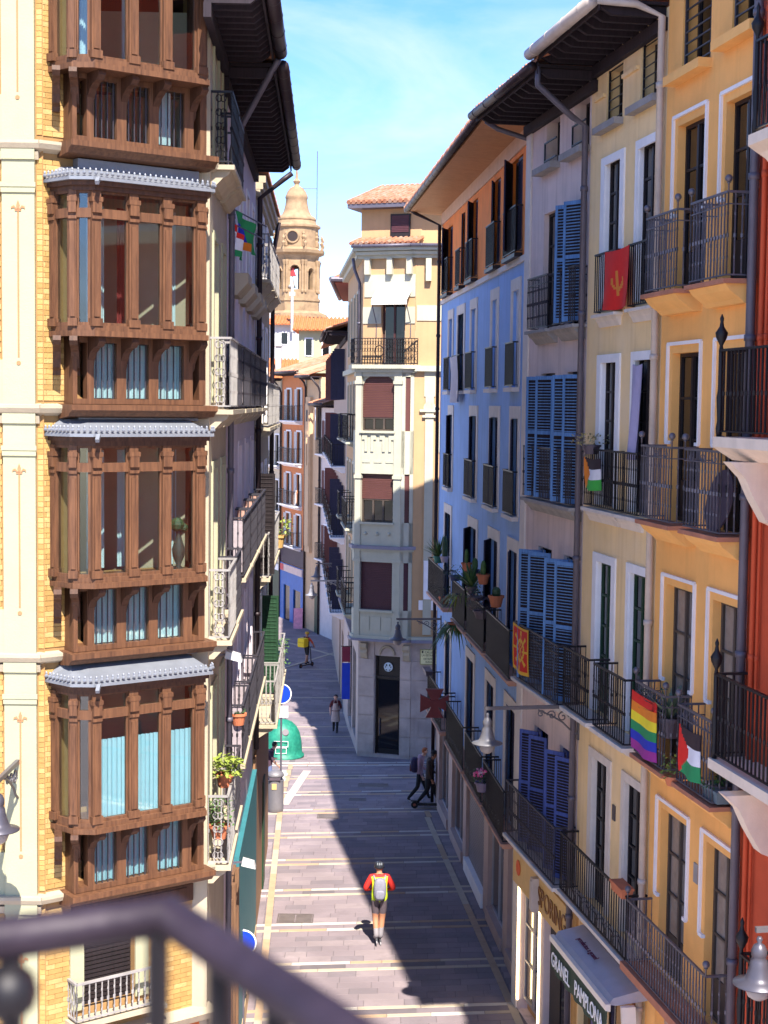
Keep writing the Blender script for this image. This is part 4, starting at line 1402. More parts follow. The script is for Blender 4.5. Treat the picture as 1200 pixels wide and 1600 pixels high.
part('emblem_marks', em, EMG, emb, fr=KF @ Matrix.Translation((1.1, .085, 2.43)) @ UPRIGHT)
# stone courses beside the door, capitals
for x0, x1 in ((-.02, .6), (1.62, 2.02)):
    for k in range(6):
        part('stone_block', MB().box(x0, x1, -.06, -.03, -.75 + k * .7, -.09 + k * .7), GREYST, K_)
for x in (.1, 1.75):
    part('capital', MB().sprism([(-.03, 2.7), (-.12, 2.75), (-.2, 2.95), (-.16, 3.05), (-.25, 3.15), (-.25, 3.3), (-.03, 3.3)], x, x + .25), CREAM2, K_)
use(KR)
for k in range(6):
    for j in range(3):
        part('stone_block', MB().box(.02 + j * .62 + (.3 if k % 2 else 0), .6 + j * .62 + (.3 if k % 2 else 0), -.06, -.03, -.75 + k * .7, -.09 + k * .7), GREYST, K_)
use(KF)
part('key_arch', MB().tube([(1.1 + .28 * math.cos(R(q)), -.05, 2.9 + .3 * math.sin(R(q))) for q in range(0, 181, 15)], .05, 6), CREAM2, K_)
# the bay: three storeys on a polygonal plan
BP = [(-.35, .05), (-.1, -.3), (1.62, -.3), (2.0, -.02), (2.0, .3), (-.35, .3)]
def bp(d):
    return [(-.35 - d, .05), (-.1 - d * .5, -.3 - d), (1.62 + d * .5, -.3 - d), (2.0 + d, -.02), (2.0, .3), (-.35, .3)]
def storey(z0, z1, wz0, wz1, blind, lowpanes, ornament, arch=False):
    b = part('bay', MB().prism(BP, z0, wz0), PALE, K_)
    part('bay_head', MB().prism(BP, wz1, z1), PALE, b)
    for x0, x1 in ((-.12, .1), (1.36, 1.64)):
        part('pier', MB().box(x0, x1, -.34, .1, z0, z1), PALE, b)
        part('pier_cap', MB().box(x0 - .03, x1 + .03, -.38, .1, z1 - .42, z1 - .3), PALE, b)
    part('sill', MB().box(.06, 1.4, -.4, 0, wz0 - .08, wz0), PALE, b)
    zb = wz0 + (wz1 - wz0) * lowpanes
    mb = MB()
    z = zb
    while z < wz1 - .02:
        mb.box(.1, 1.36, -.18, -.15, z, z + .05)
        z += .062
    part('roller_blind', mb, blind, b)
    if lowpanes:
        w = window(b, .1, 1.36, wz0, zb, y=-.16, fm=BROWN_FRAME, nx=3, nz=1)
    else:
        part('backing', MB().box(.1, 1.36, -.14, -.12, wz0, wz1), ROLL2, b)
    # narrow right-hand light on the angled side
    p, q = Vector((1.62, -.3, 0)), Vector((2.0, -.02, 0))
    for t0, t1, m, o_ in ((.0, .3, PALE, .0), (.72, 1., PALE, 0)):
        a_, b_ = p.lerp(q, t0), p.lerp(q, t1)
        part('pier', MB().prism([(a_.x, a_.y), (b_.x, b_.y), (b_.x, b_.y + .25), (a_.x, a_.y + .25)], z0, z1), PALE, b)
    a_, b_ = p.lerp(q, .3), p.lerp(q, .72)
    part('side_light', MB().prism([(a_.x, a_.y + .06), (b_.x, b_.y + .06), (b_.x, b_.y + .1), (a_.x, a_.y + .1)], wz0, wz1), blind, b)
    if arch:
        part('arch_spandrel', MB().prism([(.1, wz1 - .35), (.1, wz1 + .02), (.4, wz1 + .02), (.2, wz1 - .12)], -.012, .012), PALE, b, fr=KF @ Matrix.Translation((0, -.2, 0)) @ UPRIGHT)
        part('arch_spandrel', MB().prism([(1.36, wz1 - .35), (1.26, wz1 - .12), (1.06, wz1 + .02), (1.36, wz1 + .02)], -.012, .012), PALE, b, fr=KF @ Matrix.Translation((0, -.2, 0)) @ UPRIGHT)
    if ornament == 'dots':
        for x in (.3, .75, 1.2):
            part('boss', MB().ball((x, -.31, wz0 - .42), .07, 10), PALE, b, smooth=True)
    elif ornament == 'panels':
        for x in (.15, .58, 1.0):
            part('panel', MB().box(x, x + .34, -.325, -.3, wz0 - .75, wz0 - .25), PALE, b)
    elif ornament == 'drops':
        for k in range(4):
            x = .14 + k * .34
            part('drop_ornament', MB().box(x, x + .2, -.34, -.3, wz0 - .32, wz0 - .16).box(x + (.0 if k % 2 else .1), x + (.1 if k % 2 else .2), -.34, -.3, wz0 - .75, wz0 - .32), PALE, b)
        for x in (.15, .6, 1.05):
            part('slot_ornament', MB().box(x, x + .3, -.32, -.3, wz0 - 1.15, wz0 - 1.06), PALE, b)
    return b
storey(3.62, 6.72, 4.56, 6.3, ROLL2, 0, 'panels')
storey(6.9, 9.75, 7.75, 9.5, ROLL, .48, 'dots')
storey(9.75, 13.15, 11.05, 13.0, ROLL, .25, 'drops', True)
part('ledge', MB().prism(bp(.16), 3.42, 3.5), SLATE, K_)
part('ledge', MB().prism(bp(.08), 3.5, 3.62), PALE, K_)
part('ledge', MB().prism(bp(.14), 6.78, 6.9), SLATE, K_)
part('ledge', MB().prism(bp(.06), 6.7, 6.78), PALE, K_)
bk = part('balcony', MB().prism(bp(.22), 13.28, 13.42).prism(bp(.1), 13.15, 13.28), PALE, K_)
rm = MB()
pl = bp(.12)[:4]
for p, q in zip(pl, pl[1:]):
    P, Q = Vector((*p, 0)), Vector((*q, 0))
    n = max(2, int((Q - P).length / .1))
    for i in range(n + 1):
        c = P.lerp(Q, i / n)
        rm.box(c.x - .01, c.x + .01, c.y - .01, c.y + .01, 13.45, 14.35)
        if i < n:
            e = P.lerp(Q, (i + .5) / n)
            for zz in (13.65, 13.95, 14.2):
                rm.tube([e + Vector((.04 * math.cos(g_), 0, zz + .07 * math.sin(g_))) for g_ in [k * .9 for k in range(8)]], .008, 4)
    for zz in (13.47, 14.36):
        rm.bar(P + Vector((0, 0, zz)), Q + Vector((0, 0, zz)), .04, .03)
part('railing', rm, IRON, bk)
part('round_medallion', MB().tube([(.8 + .17 * math.cos(R(q)), -.44, 13.9 + .2 * math.sin(R(q))) for q in range(0, 361, 24)], .02, 6), IRON, bk)
# upper door, small awning, bands, cornice, attic
window(K_, .72, 1.62, 13.42, 15.7, fm=wood('dark_brown_door', (.08, .03, .03), (.05, .02, .02)), nx=2, nz=1, y=.15)
part('band', MB().box(.05, 2.0, -.03, 0, 15.85, 16.65), PALE, K_)
part('band', MB().box(-.0, .7, -.03, 0, 14.9, 15.5), PALE, K_)
part('band', MB().box(1.64, 2.0, -.03, 0, 14.9, 15.5), PALE, K_)
awn = thing('small_awning', 'small white folding awning over the upper corner balcony door', 'awning', (1.15, -.5, 15.4))
part('cloth', MB().sprism([(0, 16.1), (-.5, 15.75), (-.52, 15.55), (-.5, 15.55), (-.48, 15.72), (0, 16.07)], .5, 1.85), mat('white_awning_cloth', (.72, .7, .62), .8, var=.08), awn)
part('arm', MB().bar((.52, 0, 14.9), (.52, -.5, 15.6), .025).bar((.52, 0, 14.9), (.52, -.02, 14.4), .025), LEAD, awn)
part('arm', MB().bar((1.83, 0, 14.9), (1.83, -.5, 15.6), .025).bar((1.83, 0, 14.9), (1.83, -.02, 14.4), .025), LEAD, awn)
for x in (.1, .95, 1.7):
    part('corbel', MB().box(x, x + .2, -.2, 0, 16.65, 17.25), PALE, K_)
for fr, x0, x1 in ((KF, -.1, SF + .02), (KR, -.02, 5.4)):
    use(fr)
    for dz, pr in ((0, .15), (.12, .28), (.26, .4)):
        part('cornice', MB().box(x0 - pr * .4, x1, -pr, 0, 17.22 + dz, 17.34 + dz), PALE, K_)
    gutter(K_, x0 - .2, x1, -.45, 17.64, .06, LEAD)
use(KR)
for x in (.35, 1.0):
    part('corbel', MB().box(x, x + .2, -.2, 0, 16.4, 17.2), PALE, K_)
use(KF)
AT = [(-.3, .5), (2.0, .5), (5.5, 2.2), (5.5, 8), (-.3, 8)]
part('attic_wall', MB().prism(AT, 17.6, 19.1), PEACH, K_)
part('terrace_tiles', MB().prism([(-.4, -.35), (2.05, -.35), (2.05, .5), (-.4, .5)], 17.72, 17.76, 0, [(-.2, .3), (2.05, .3), (2.05, .5), (-.2, .5)]), TILE, K_)
mb = MB()
for i in range(13):
    x = -.35 + i * .2
    mb.tube([(x, -.42, 17.74), (x + .02, .48, 18.0)], .07, 6)
part('terrace_roof_tiles', mb, TILE, K_, kind='stuff')
at_w = part('attic_window', MB().box(.85, 1.6, .44, .5, 17.75, 18.85), DARK_WOOD, K_)
part('roller_blind', (lambda m: [m.box(.9, 1.55, .42, .45, 18.2 + k * .06, 18.25 + k * .06) for k in range(10)] and m)(MB()), ROLL2, at_w)
part('attic_eave', MB().prism([(-.65, .0), (2.4, .0), (5.9, 1.8), (5.9, 8), (-.65, 8)], 19.05, 19.2), LEAD, K_)
mb = MB()
for i in range(16):
    x = -.6 + i * .2
    mb.tube([(x, -.05, 19.26), (x, 3.5, 20.3)], .085, 6)
part('attic_roof', MB().prism([(-.65, .0), (2.4, .0), (5.9, 1.8), (5.9, 8), (-.65, 8)], 19.2, 20.2, 0, [(.4, 3.4), (2.4, 3.4), (4.6, 4), (4.6, 6), (.4, 6)]), TILE, K_)
part('attic_roof_tiles', mb, TILE, K_, kind='stuff')
# street name plate
use(KR)
NP = thing('street_nameplate', 'yellow tile street nameplate with dark lettering on the stone wall', 'sign', (.75, -.1, 2.5))
CER = mat('yellow_glazed_tile', (.72, .68, .36), .3, var=.06, bump=0)
DKL = mat('dark_sign_letters', (.05, .05, .03), .5, var=0, bump=0)
part('plate', MB().box(.33, 1.03, -.1, -.06, 2.62, 3.18), CER, NP)
part('border', MB().box(.33, 1.03, -.104, -.1, 2.62, 2.645).box(.33, 1.03, -.104, -.1, 3.155, 3.18).box(.33, .355, -.104, -.1, 2.645, 3.155).box(1.005, 1.03, -.104, -.1, 2.645, 3.155), mat('olive_tile_border', (.3, .28, .1), .4), NP)
for tx, z, x in (('CALLE DE', 3.07, .72), ('LA ESTAFETA', 2.96, .68), ('ESTAFETA', 2.83, .68), ('KALEA', 2.72, .68)):
    text('lettering', tx, .1, DKL, NP, KR @ Matrix.Translation((x, -.104, z)) @ UPRIGHT, .003)
part('small_crest', MB().box(.39, .45, -.106, -.1, 3.04, 3.13), DKL, NP)
use(Matrix.Identity(4))

# ---------------------------------------------------------------- next house along the far street
NF = frame((-3.0, 90.0), (-1.66, 67.0))
use(NF)
PALEW = mat('pale_pink_white_render', (.4, .3, .24), .85, var=.08, streak=.12)
N1 = thing('pale_side_house', 'pale house with dark balconies receding behind the corner building', 'house', (11, 0, gz(78)))
NL = math.hypot(1.34, 23)
lo = [(a, a + 1.0, z, z + 2.3) for a in (1, 4, 7, 10.5, 14, 17, 20) for z in (2.6, 6.0, 9.2, 12.2)]
part('wall', wall_mesh(0, NL, -2.4, 15.2, lo + [(15, 17.5, -1.8, 1.6), (19, 21.5, -1.6, 1.6)], back=6), PALEW, N1)
for a, b, c, d in lo:
    window(N1, a, b, c, d, nx=2, nz=1)
    shutter(N1, a, -.02, c, .5, d - c, NAVY if a > 12 else wood('red_brown_shutter', (.16, .05, .04), (.1, .03, .03)), R(-95), .1)
for z in (2.6, 6.0, 9.2):
    for a in (1, 4, 7, 10.5, 14, 17, 20):
        balcony(N1, a - .3, a + 1.3, z, .6, 1.0, IRON, WHITE, th=.14, sp=.13, knob=False)
eave(N1, 13, NL, 15.1, .9, roofd=5, sp=.5, gm=PIPE_DK)
roof_sheet(N1, 0, 13, -.8, 5, 12.3 + 2.9, 17.2)
use(Matrix.Identity(4))
# ================================================================ far houses, roofs and bell tower
FF_ = frame((-8.15, 104.8), (-3.0, 90.6))
use(FF_)
FLn = math.hypot(5.15, 14.2)
GF = -2.2
FOR = mat('far_orange_render', (.56, .2, .075), .85, var=.08, streak=.1)
FCR = mat('far_cream_render', (.6, .5, .36), .85, var=.1, streak=.1)
FTAN = mat('far_tan_stone', (.55, .37, .22), .85, var=.1, streak=.1)
FPINK = mat('far_pink_white_render', (.6, .52, .5), .85, var=.08)
WSH = wood('white_shutter', (.62, .58, .54), (.5, .46, .42), .6)
def far_house(name, label, s0, s1, top, m, wins, zs, bal=True, sh=None, eav=True, pil=True):
    h = thing(name, label, 'house', ((s0 + s1) / 2, 0, GF))
    lo = [(a, b, z, z + 2.0) for a, b in wins for z in zs]
    part('wall', wall_mesh(s0, s1, GF - .3, top, lo, back=6), m, h)
    for a, b, c, d in lo:
        window(h, a, b, c, d, nx=2, nz=1)
        surround(h, a, b, c, d, .1, WHITE, .03)
        if sh:
            shutter(h, a - .04, -.02, c, .3, d - c, sh, R(-172), .1)
            shutter(h, b + .34, -.02, c, .3, d - c, sh, R(-172), .1)
    if bal:
        for z in zs:
            balcony(h, wins[0][0] - .3, wins[-1][1] + .3, z, .5, .95, IRON, WHITE, th=.12, sp=.13, knob=False)
    if eav:
        for i in range(int((s1 - s0) / .45)):
            inst('rafter', ('f',), lambda: MB().sprism([(0, -.12), (-.5, -.1), (-.62, 0), (0, 0)][::-1], 0, .16), CREAM2 if m is FOR else RAFTER, h, (s0 + .15 + i * .45, 0, top - .02))
        part('soffit', MB().box(s0, s1, -.7, 0, top - .01, top + .05), CREAM2 if m is FOR else RAFTER, h)
        gutter(h, s0, s1, -.8, top + .05, .08, PIPE_DK)
        roof_sheet(h, s0 - .05, s1 + .05, -.8, 6, top + .15, top + 2.2)
    if pil:
        part('pilaster', MB().box(s1 - .3, s1, -.05, 0, GF, top - .1), CREAM2, h)
        pipe(h, [(s1 - .02, -.7, top), (s1, -.2, top - .6), (s1, -.1, top - .9), (s1, -.1, GF)], PIPE_DK, .06)
    return h
h = far_house('far_cream_house', 'far cream house with dark balconied windows and green shop at the street bend', 0, 4.1, 13.6, FCR, [(1.0, 1.8), (2.5, 3.4)], (1.9, 4.9, 7.9, 10.9))
part('shop_front', MB().box(.3, 3.9, -.05, 0, GF, 1.3), GREEN_WOOD, h)
part('shop_sign', MB().box(.4, 3.8, -.12, -.05, .95, 1.35), WHITE, h)
h = far_house('far_orange_house', 'far orange house with white shutters above a blue shop', 4.1, 9.6, 13.9, FOR, [(5.2, 6.1), (7.5, 8.4)], (2.9, 5.5, 8.2, 10.9), sh=WSH)
SHB = mat('bright_blue_shop_paint', (.03, .12, .4), .55, var=.15)
part('shop_front', wall_mesh(4.15, 9.5, GF, 1.6, [(5.0, 6.4, GF, .2), (7.2, 8.8, GF, .1)], depth=.3, back=0, y=-.08), SHB, h)
part('shop_recess', MB().box(4.9, 9.0, .0, .03, GF, .3), GLASS_DK, h)
part('shop_sign', MB().box(4.5, 9.3, -.16, -.08, 1.1, 1.55), mat('pale_pink_sign', (.62, .45, .4), .6), h)
part('red_sign_mark', MB().box(4.5, 5.2, -.18, -.16, 1.12, 1.53), mat('red_sign_mark', (.55, .05, .06), .6), h)
part('dark_band', MB().box(4.15, 9.5, -.06, 0, 1.65, 2.75), mat('dark_purple_shop_band', (.045, .025, .04), .6), h)
h = far_house('far_tan_house', 'far tan house with a carved stone pilaster beside the orange house', 9.6, 12.6, 13.6, FTAN, [(11.5, 12.2)], (9.8,), bal=False)
part('carved_pilaster', MB().box(9.9, 10.9, -.18, 0, 2.8, 12.4).box(10.0, 10.8, -.24, -.18, 3.2, 12.0), FTAN, h)
part('carved_niche', MB().box(10.25, 10.55, -.26, -.24, 10.9, 11.6), PIPE_DK, h)
part('carved_drop', MB().box(10.32, 10.48, -.3, -.24, 8.2, 9.9).box(10.2, 10.6, -.28, -.24, 10.1, 10.3), FTAN, h)
part('shop_door', MB().box(11.6, 12.4, -.03, 0, GF, .4), GREEN_WOOD, h)
h = far_house('far_pink_house', 'far narrow pink white house with small balconies left of the corner building', 12.6, FLn + .2, 11.9, FPINK, [(13.4, 14.2)], (2.7, 6.0, 9.0), sh=wood('red_brown_shutter', (.16, .05, .04), (.1, .03, .03)), pil=False)
use(Matrix.Identity(4))
# house closing the cross street on the left (mostly hidden)
# ---- roofs and houses behind
def block(name, label, cat, x0, x1, y0, y1, z0, z1, m, roof=None, ridge=1.5, wins=()):
    t = thing(name, label, cat, ((x0 + x1) / 2, y0, z0))
    part('wall', MB().box(x0, x1, y0, y1, z0, z1), m, t)
    if roof:
        n = int((x1 - x0 + .8) / .28)
        ym = (y0 + y1) / 2
        part('roof', MB().sprism([(y0 - .5, z1), (ym, z1 + ridge), (y1 + .5, z1)][::-1], x0 - .4, x1 + .4), roof, t)
        mb = MB()
        for i in range(n):
            x = x0 - .35 + i * .28
            mb.tube([(x, y0 - .55, z1 + .02), (x, ym, z1 + ridge + .04)], .09, 6)
        part('roof_tiles', mb, roof, t, kind='stuff')
    for a, b, c, d in wins:
        w = part('window', MB().box(a, b, y0 - .05, y0, c, d), WHITE, t)
        part('pane', MB().box(a + .08, b - .08, y0 - .07, y0 - .05, c + .08, d - .08), GLASS_DK, w)
    return t
FTILE = mat('bright_orange_roof_tile', (.5, .15, .05), .85, var=.3, scale=3)
FWHITE = mat('far_white_wall', (.42, .42, .42), .8, var=.1, scale=1)
t = block('red_roofed_house', 'low house with wide orange tiled roof below the bell tower', 'house', -11.5, -4.6, 112, 122, -2, 13.4, FCR, FTILE, 1.9)
part('chimney', MB().box(-8.15, -7.75, 114, 114.6, 13.6, 16.2).box(-8.25, -7.65, 113.9, 114.7, 16.2, 16.4), FWHITE, t)
t = block('dormer_house', 'cream dormer house with two small windows under orange tiles', 'house', -6.1, -2.4, 108, 113, 6, 17.1, CREAM, FTILE, 1.0, [(-5.7, -5.1, 15.3, 16.6), (-4.5, -3.9, 15.3, 16.6)])
part('chimney', MB().box(-2.75, -2.25, 106.8, 107.4, 13, 17.7).box(-2.82, -2.18, 106.7, 107.5, 17.7, 17.9), mat('brick_red_chimney', (.4, .13, .07), .85, var=.2), t)
block('white_house', 'white rendered house with flat top seen beyond the orange roofs', 'house', -14.5, -9.6, 132, 140, 0, 19.0, FWHITE, None, 0, [(-11.6, -11.0, 16.3, 18.0)])
block('white_terrace_house', 'small white terraced house beside the foot of the bell tower', 'house', -9.5, -7.3, 130, 136, 0, 18.6, FWHITE, FTILE, .9, [(-8.9, -8.2, 16.9, 18.0)])
block('stone_church_house', 'pale stone church wall to the right of the bell tower', 'building', -8.9, -2.0, 205, 225, 0, 23.3, mat('pale_church_stone', (.4, .34, .25), .85, var=.12, scale=.6), None)
for x, y, z0, z1, lab in ((-9.9, 131.5, 18, 22.6, 'white mast standing on the white house roof'), (-7.9, 129.5, 18, 21.9, 'thin white mast beside the bell tower foot')):
    tt = thing('roof_mast', lab, 'mast', (x, y, z0))
    part('pole', MB().tube([(x, y, z0), (x, y, z1)], .12, 8), FWHITE, tt)
    part('cap', MB().box(x - .25, x + .25, y - .1, y + .1, z1 - .9, z1 - .6), FWHITE, tt)
# red tiled eave of the tall house behind the corner building
t = thing('red_eaved_house', 'tall house with projecting red tiled eave behind the corner building', 'house', (0, 70, -1.5))
part('wall', MB().box(-1.3, 5, 70, 80, -2, 17.6), PEACH, t)
part('eave', MB().prism([(-2.3, 68.6), (5, 68.6), (5, 81), (-2.3, 81)], 17.35, 17.6), mat('red_brown_eave_timber', (.2, .045, .03), .7), t)
part('roof', MB().prism([(-2.4, 68.5), (5, 68.5), (5, 81), (-2.4, 81)], 17.6, 19.4, 0, [(.6, 72), (5, 72), (5, 77), (.6, 77)]), FTILE, t)
part('gutter', MB().tube([(-2.45, 68.4, 17.5), (-2.45, 81, 17.5)], .12, 8).tube([(-2.45, 68.4, 17.5), (-.8, 68.4, 17.5)], .12, 8), LEAD, t)

# ---- bell tower
TST = mat('golden_tower_stone', (.3, .2, .115), .85, var=.3, scale=1.1, bump=.6, bscale=3, streak=.15, dirt=(.34, .2, .09))
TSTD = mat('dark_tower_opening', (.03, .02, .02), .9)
TY, TX = 220., -12.9
use(Matrix.Translation((TX, TY, 0)))
T = thing('bell_tower', 'golden stone baroque bell tower with domed lantern and open arched belfry', 'tower', (0, 0, 0))
def octo(r, z0, z1, r2=None):
    ph = R(22.5)
    a = [(r * math.cos(ph + R(45) * k), r * math.sin(ph + R(45) * k)) for k in range(8)]
    r2 = r2 or r
    b = [(r2 * math.cos(ph + R(45) * k), r2 * math.sin(ph + R(45) * k)) for k in range(8)]
    return a, z0, z1, b
def add_oct(name, segs, m=TST):
    mb = MB()
    for r, z0, z1, r2 in segs:
        a, p, q, b = octo(r, z0, z1, r2)
        mb.prism(a, p, q, 0, b)
    return part(name, mb, m, T)
add_oct('base', [(4.05, -3, 23.6, 4.05)])
add_oct('lower_cornice', [(4.2, 23.6, 24.1, 4.75), (4.75, 24.1, 24.6, 4.75), (4.5, 24.6, 25.0, 3.7)])
add_oct('plinth', [(3.55, 25.0, 26.4, 3.55), (3.7, 26.4, 26.75, 3.7), (3.45, 26.75, 27.6, 3.45)])
# belfry: eight piers with arched openings
pts = octo(3.35, 0, 0)[0]
for k in range(8):
    p, q = Vector((*pts[k], 0)), Vector((*pts[(k + 1) % 8], 0))
    d = (q - p)
    L_ = d.length
    u = d / L_
    inn = Vector((-u.y, u.x, 0))
    if inn.dot(p) > 0:
        inn = -inn
    hw = .62 if k % 2 else .42
    zt = 31.3 if k % 2 else 30.9
    def quad(t0, t1, z0, z1, nm):
        a, b = p + u * t0, p + u * t1
        part(nm, MB().prism([(a.x, a.y), (b.x, b.y), ((b + inn * .7).x, (b + inn * .7).y), ((a + inn * .7).x, (a + inn * .7).y)][::-1], z0, z1), TST, T)
    mid = L_ / 2
    quad(0, mid - hw, 27.6, 32.4, 'pier')
    quad(mid + hw, L_, 27.6, 32.4, 'pier')
    quad(mid - hw, mid + hw, 27.6, 28.0, 'arch_sill')
    am = MB()
    N_ = 8
    for i in range(N_):
        g0, g1 = math.pi * i / N_, math.pi * (i + 1) / N_
        x0, x1 = mid - hw * math.cos(g0), mid - hw * math.cos(g1)
        z0, z1 = zt - hw + hw * math.sin(g0), zt - hw + hw * math.sin(g1)
        c = [p + u * x0, p + u * x1]
        am.hexa([(*c[0].xy, z0), (*c[1].xy, z1), (*(c[1] + inn * .7).xy, z1), (*(c[0] + inn * .7).xy, z0), (*c[0].xy, 32.4), (*c[1].xy, 32.4), (*(c[1] + inn * .7).xy, 32.4), (*(c[0] + inn * .7).xy, 32.4)])
    part('arch', am, TST, T)
    o_ = -inn
    for i_ in (0, 1):
        e = p + u * (.18 + i_ * (L_ - .36))
        part('column', MB().lathe([(.2, 27.6), (.22, 27.8), (.17, 28), (.15, 31.3), (.2, 31.5), (.28, 31.9), (.28, 32.1)], (e.x + o_.x * .12, e.y + o_.y * .12, 0), 10), TST, T)
    mm = p + u * mid
    tm = MB().tube([mm + o_ * .02 + u * ((hw + .14) * math.cos(R(g))) + Vector((0, 0, zt - hw + (hw + .14) * math.sin(R(g)))) for g in range(0, 181, 18)], .1, 6)
    part('arch_moulding', tm, TST, T)
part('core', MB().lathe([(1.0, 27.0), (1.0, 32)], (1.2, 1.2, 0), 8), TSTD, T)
add_oct('upper_cornice', [(3.4, 32.4, 32.8, 3.5), (3.5, 32.8, 33.1, 4.2), (4.2, 33.1, 33.5, 4.3), (3.6, 33.5, 33.9, 3.4)])
part('drum', MB().lathe([(3.15, 33.8), (3.15, 36.6), (3.45, 36.75), (3.45, 37.0), (2.9, 37.3), (2.75, 37.7), (2.5, 37.9)], (0, 0, 0), 24), TST, T)
for k in range(8):
    a_ = R(45) * k + R(22)
    c = Vector((3.2 * math.cos(a_), 3.2 * math.sin(a_), 0))
    part('urn', MB().lathe([(.25, 34.0), (.25, 34.8), (.14, 34.9), (.3, 35.3), (.16, 35.6), (.22, 35.8), (.05, 36.1)], c, 8), TST, T)
    c2 = Vector((4.0 * math.cos(a_), 4.0 * math.sin(a_), 0))
    part('pinnacle', MB().lathe([(.22, 33.5), (.1, 33.9), (.28, 34.4), (.08, 34.7), (.2, 35.1), (.03, 35.6)], c2, 8), TST, T)
oc = R(-97)
ring = MB().tube([(.85 * math.cos(R(g)), 0, .85 * math.sin(R(g))) for g in range(0, 361, 20)], .16, 6)
part('oculus_ring', ring, TST, T, fr=FR @ Matrix.Translation((-.35, -3.15, 35.3)))
part('oculus', MB().lathe([(.8, -.05), (.8, .05)], (0, 0, 0), 20), TSTD, T, fr=FR @ Matrix.Translation((-.35, -3.13, 35.3)) @ UPRIGHT)
part('dome', MB().lathe([(2.75, 37.7), (2.85, 37.95), (2.6, 38.3), (2.1, 38.6), (1.8, 39.2), (1.6, 40.0), (1.5, 40.8), (1.62, 41.0), (1.55, 41.3), (1.3, 41.9), (.9, 42.4), (.55, 42.6)], (0, 0, 0), 24), TST, T, smooth=True)
part('spire', MB().lathe([(.5, 42.5), (.3, 42.9), (.55, 43.3), (.3, 43.6), (.22, 43.7), (.08, 45.3), (.3, 45.6), (.3, 45.8), (.02, 46.1)], (0, 0, 0), 10), TST, T)
part('antenna', MB().tube([(2.9, -.4, 38.0), (2.9, -.4, 47.5)], .06, 6).tube([(.3, -.3, 42.3), (2.9, -.4, 42.3)], .05, 6), LEAD, T)
bl = thing('church_bell', 'grey bronze bell with red headstock hanging in the belfry arch', 'bell', (-.6, -2.6, 28.2))
part('bell', MB().lathe([(.75, 28.2), (.6, 28.6), (.45, 29.2), (.4, 29.6), (.2, 29.8)], (-.6, -2.5, 0), 16), mat('pale_bronze_bell', (.42, .38, .34), .5, .4), bl, smooth=True)
part('headstock', MB().prism([(-.8, 29.8), (.8, 29.8), (.5, 30.6), (.5, 31.0), (-.5, 31.0), (-.5, 30.6)], -.2, .2), mat('red_headstock', (.28, .03, .035), .7), bl, fr=FR @ Matrix.Translation((-.6, -2.5, 0)) @ UPRIGHT)
use(Matrix.Identity(4))
# ================================================================ street furniture and things on the houses
# ---- bell lanterns on scrolled brackets
LAMPG = mat('grey_lantern_paint', (.075, .07, .09), .4, .3, var=.1, bump=0)
LAMPD = mat('dark_lantern_paint', (.12, .11, .12), .45, .3, var=.1, bump=0)
FROST = mat('frosted_lamp_glass', (.3, .27, .26), .35, var=.04, bump=0)
def lantern(fr, s, z, dep, label, body=LAMPG, arm=LAMPD, sc=1., drop=.08):
    use(fr)
    t = thing('street_lamp', label, 'street lamp', (s, 0, z), 'bell lanterns on wall brackets')
    part('arm', MB().box(s - .025, s + .025, -dep - .05, 0, z - .03, z + .03), arm, t)
    sm = MB()
    def spiral(cy, cz, r0, turns=1.6, sg=1):
        sm.tube([(s, cy + sg * (r0 * (1 - q / 16)) * math.cos(q * .62), cz + (r0 * (1 - q / 16)) * math.sin(q * .62)) for q in range(15)], .013, 5)
    for k in range(3):
        spiral(-dep * .18 - k * .2, z - .12 - .03 * (2 - k), .11 - k * .02, sg=(-1) ** k)
    sm.tube([(s, -.02, z - .5), (s, -.16, z - .42), (s, -.3, z - .28), (s, -.5, z - .16), (s, -.75, z - .05)], .018, 6)
    part('scroll_bracket', sm, arm, t)
    part('wall_plate', MB().box(s - .05, s + .05, -.03, 0, z - .6, z + .1), arm, t)
    b = part('bell', MB().lathe([(.02 * sc, 0), (.035 * sc, -.03), (.02 * sc, -.07), (.06 * sc, -.1), (.085 * sc, -.16), (.08 * sc, -.22), (.07 * sc, -.24), (.09 * sc, -.27), (.1 * sc, -.34), (.13 * sc, -.44), (.16 * sc, -.5), (.27 * sc, -.53), (.27 * sc, -.545), (.13 * sc, -.54)], (s, -dep, z - drop), 20), body, t, smooth=True)
    part('globe', MB().lathe([(.13 * sc, -.54), (.14 * sc, -.6), (.11 * sc, -.68), (.05 * sc, -.72)], (s, -dep, z - drop), 16), FROST, b, smooth=True)
    return t
lantern(RFR, 4.27, 6.69, 1.67, 'pale bell lantern on scrolled bracket in front of the mauve house', mat('pale_lantern_paint', (.17, .165, .18), .4, .2, var=.1, bump=0))
lantern(BFR, 1.1, 5.55, 1.32, 'dark bell lantern on the far end of the blue house beside the nameplate', LAMPD)
lantern(RFR, 14.5, 6.22, 1.0, 'large grey bell lantern at the bottom right edge in front of the red wall', LAMPG, sc=1.05)
lantern(KL, 1.2, 4.4, 1.5, 'white bell lantern hanging before the blue shop beyond the corner building', mat('white_lantern_paint', (.3, .29, .3), .4, .1, var=.1, bump=0), IRON_WHITE)
lantern(NF, 19.0, 4.6, 1.2, 'small dark bell lantern farther up the far street', LAMPD)
use(FFR)
t = lantern(FFR, 3.72, 7.25, 1.1, 'grey bell lantern at the left edge on the cream pilaster', LAMPG)
use(Matrix.Identity(4))

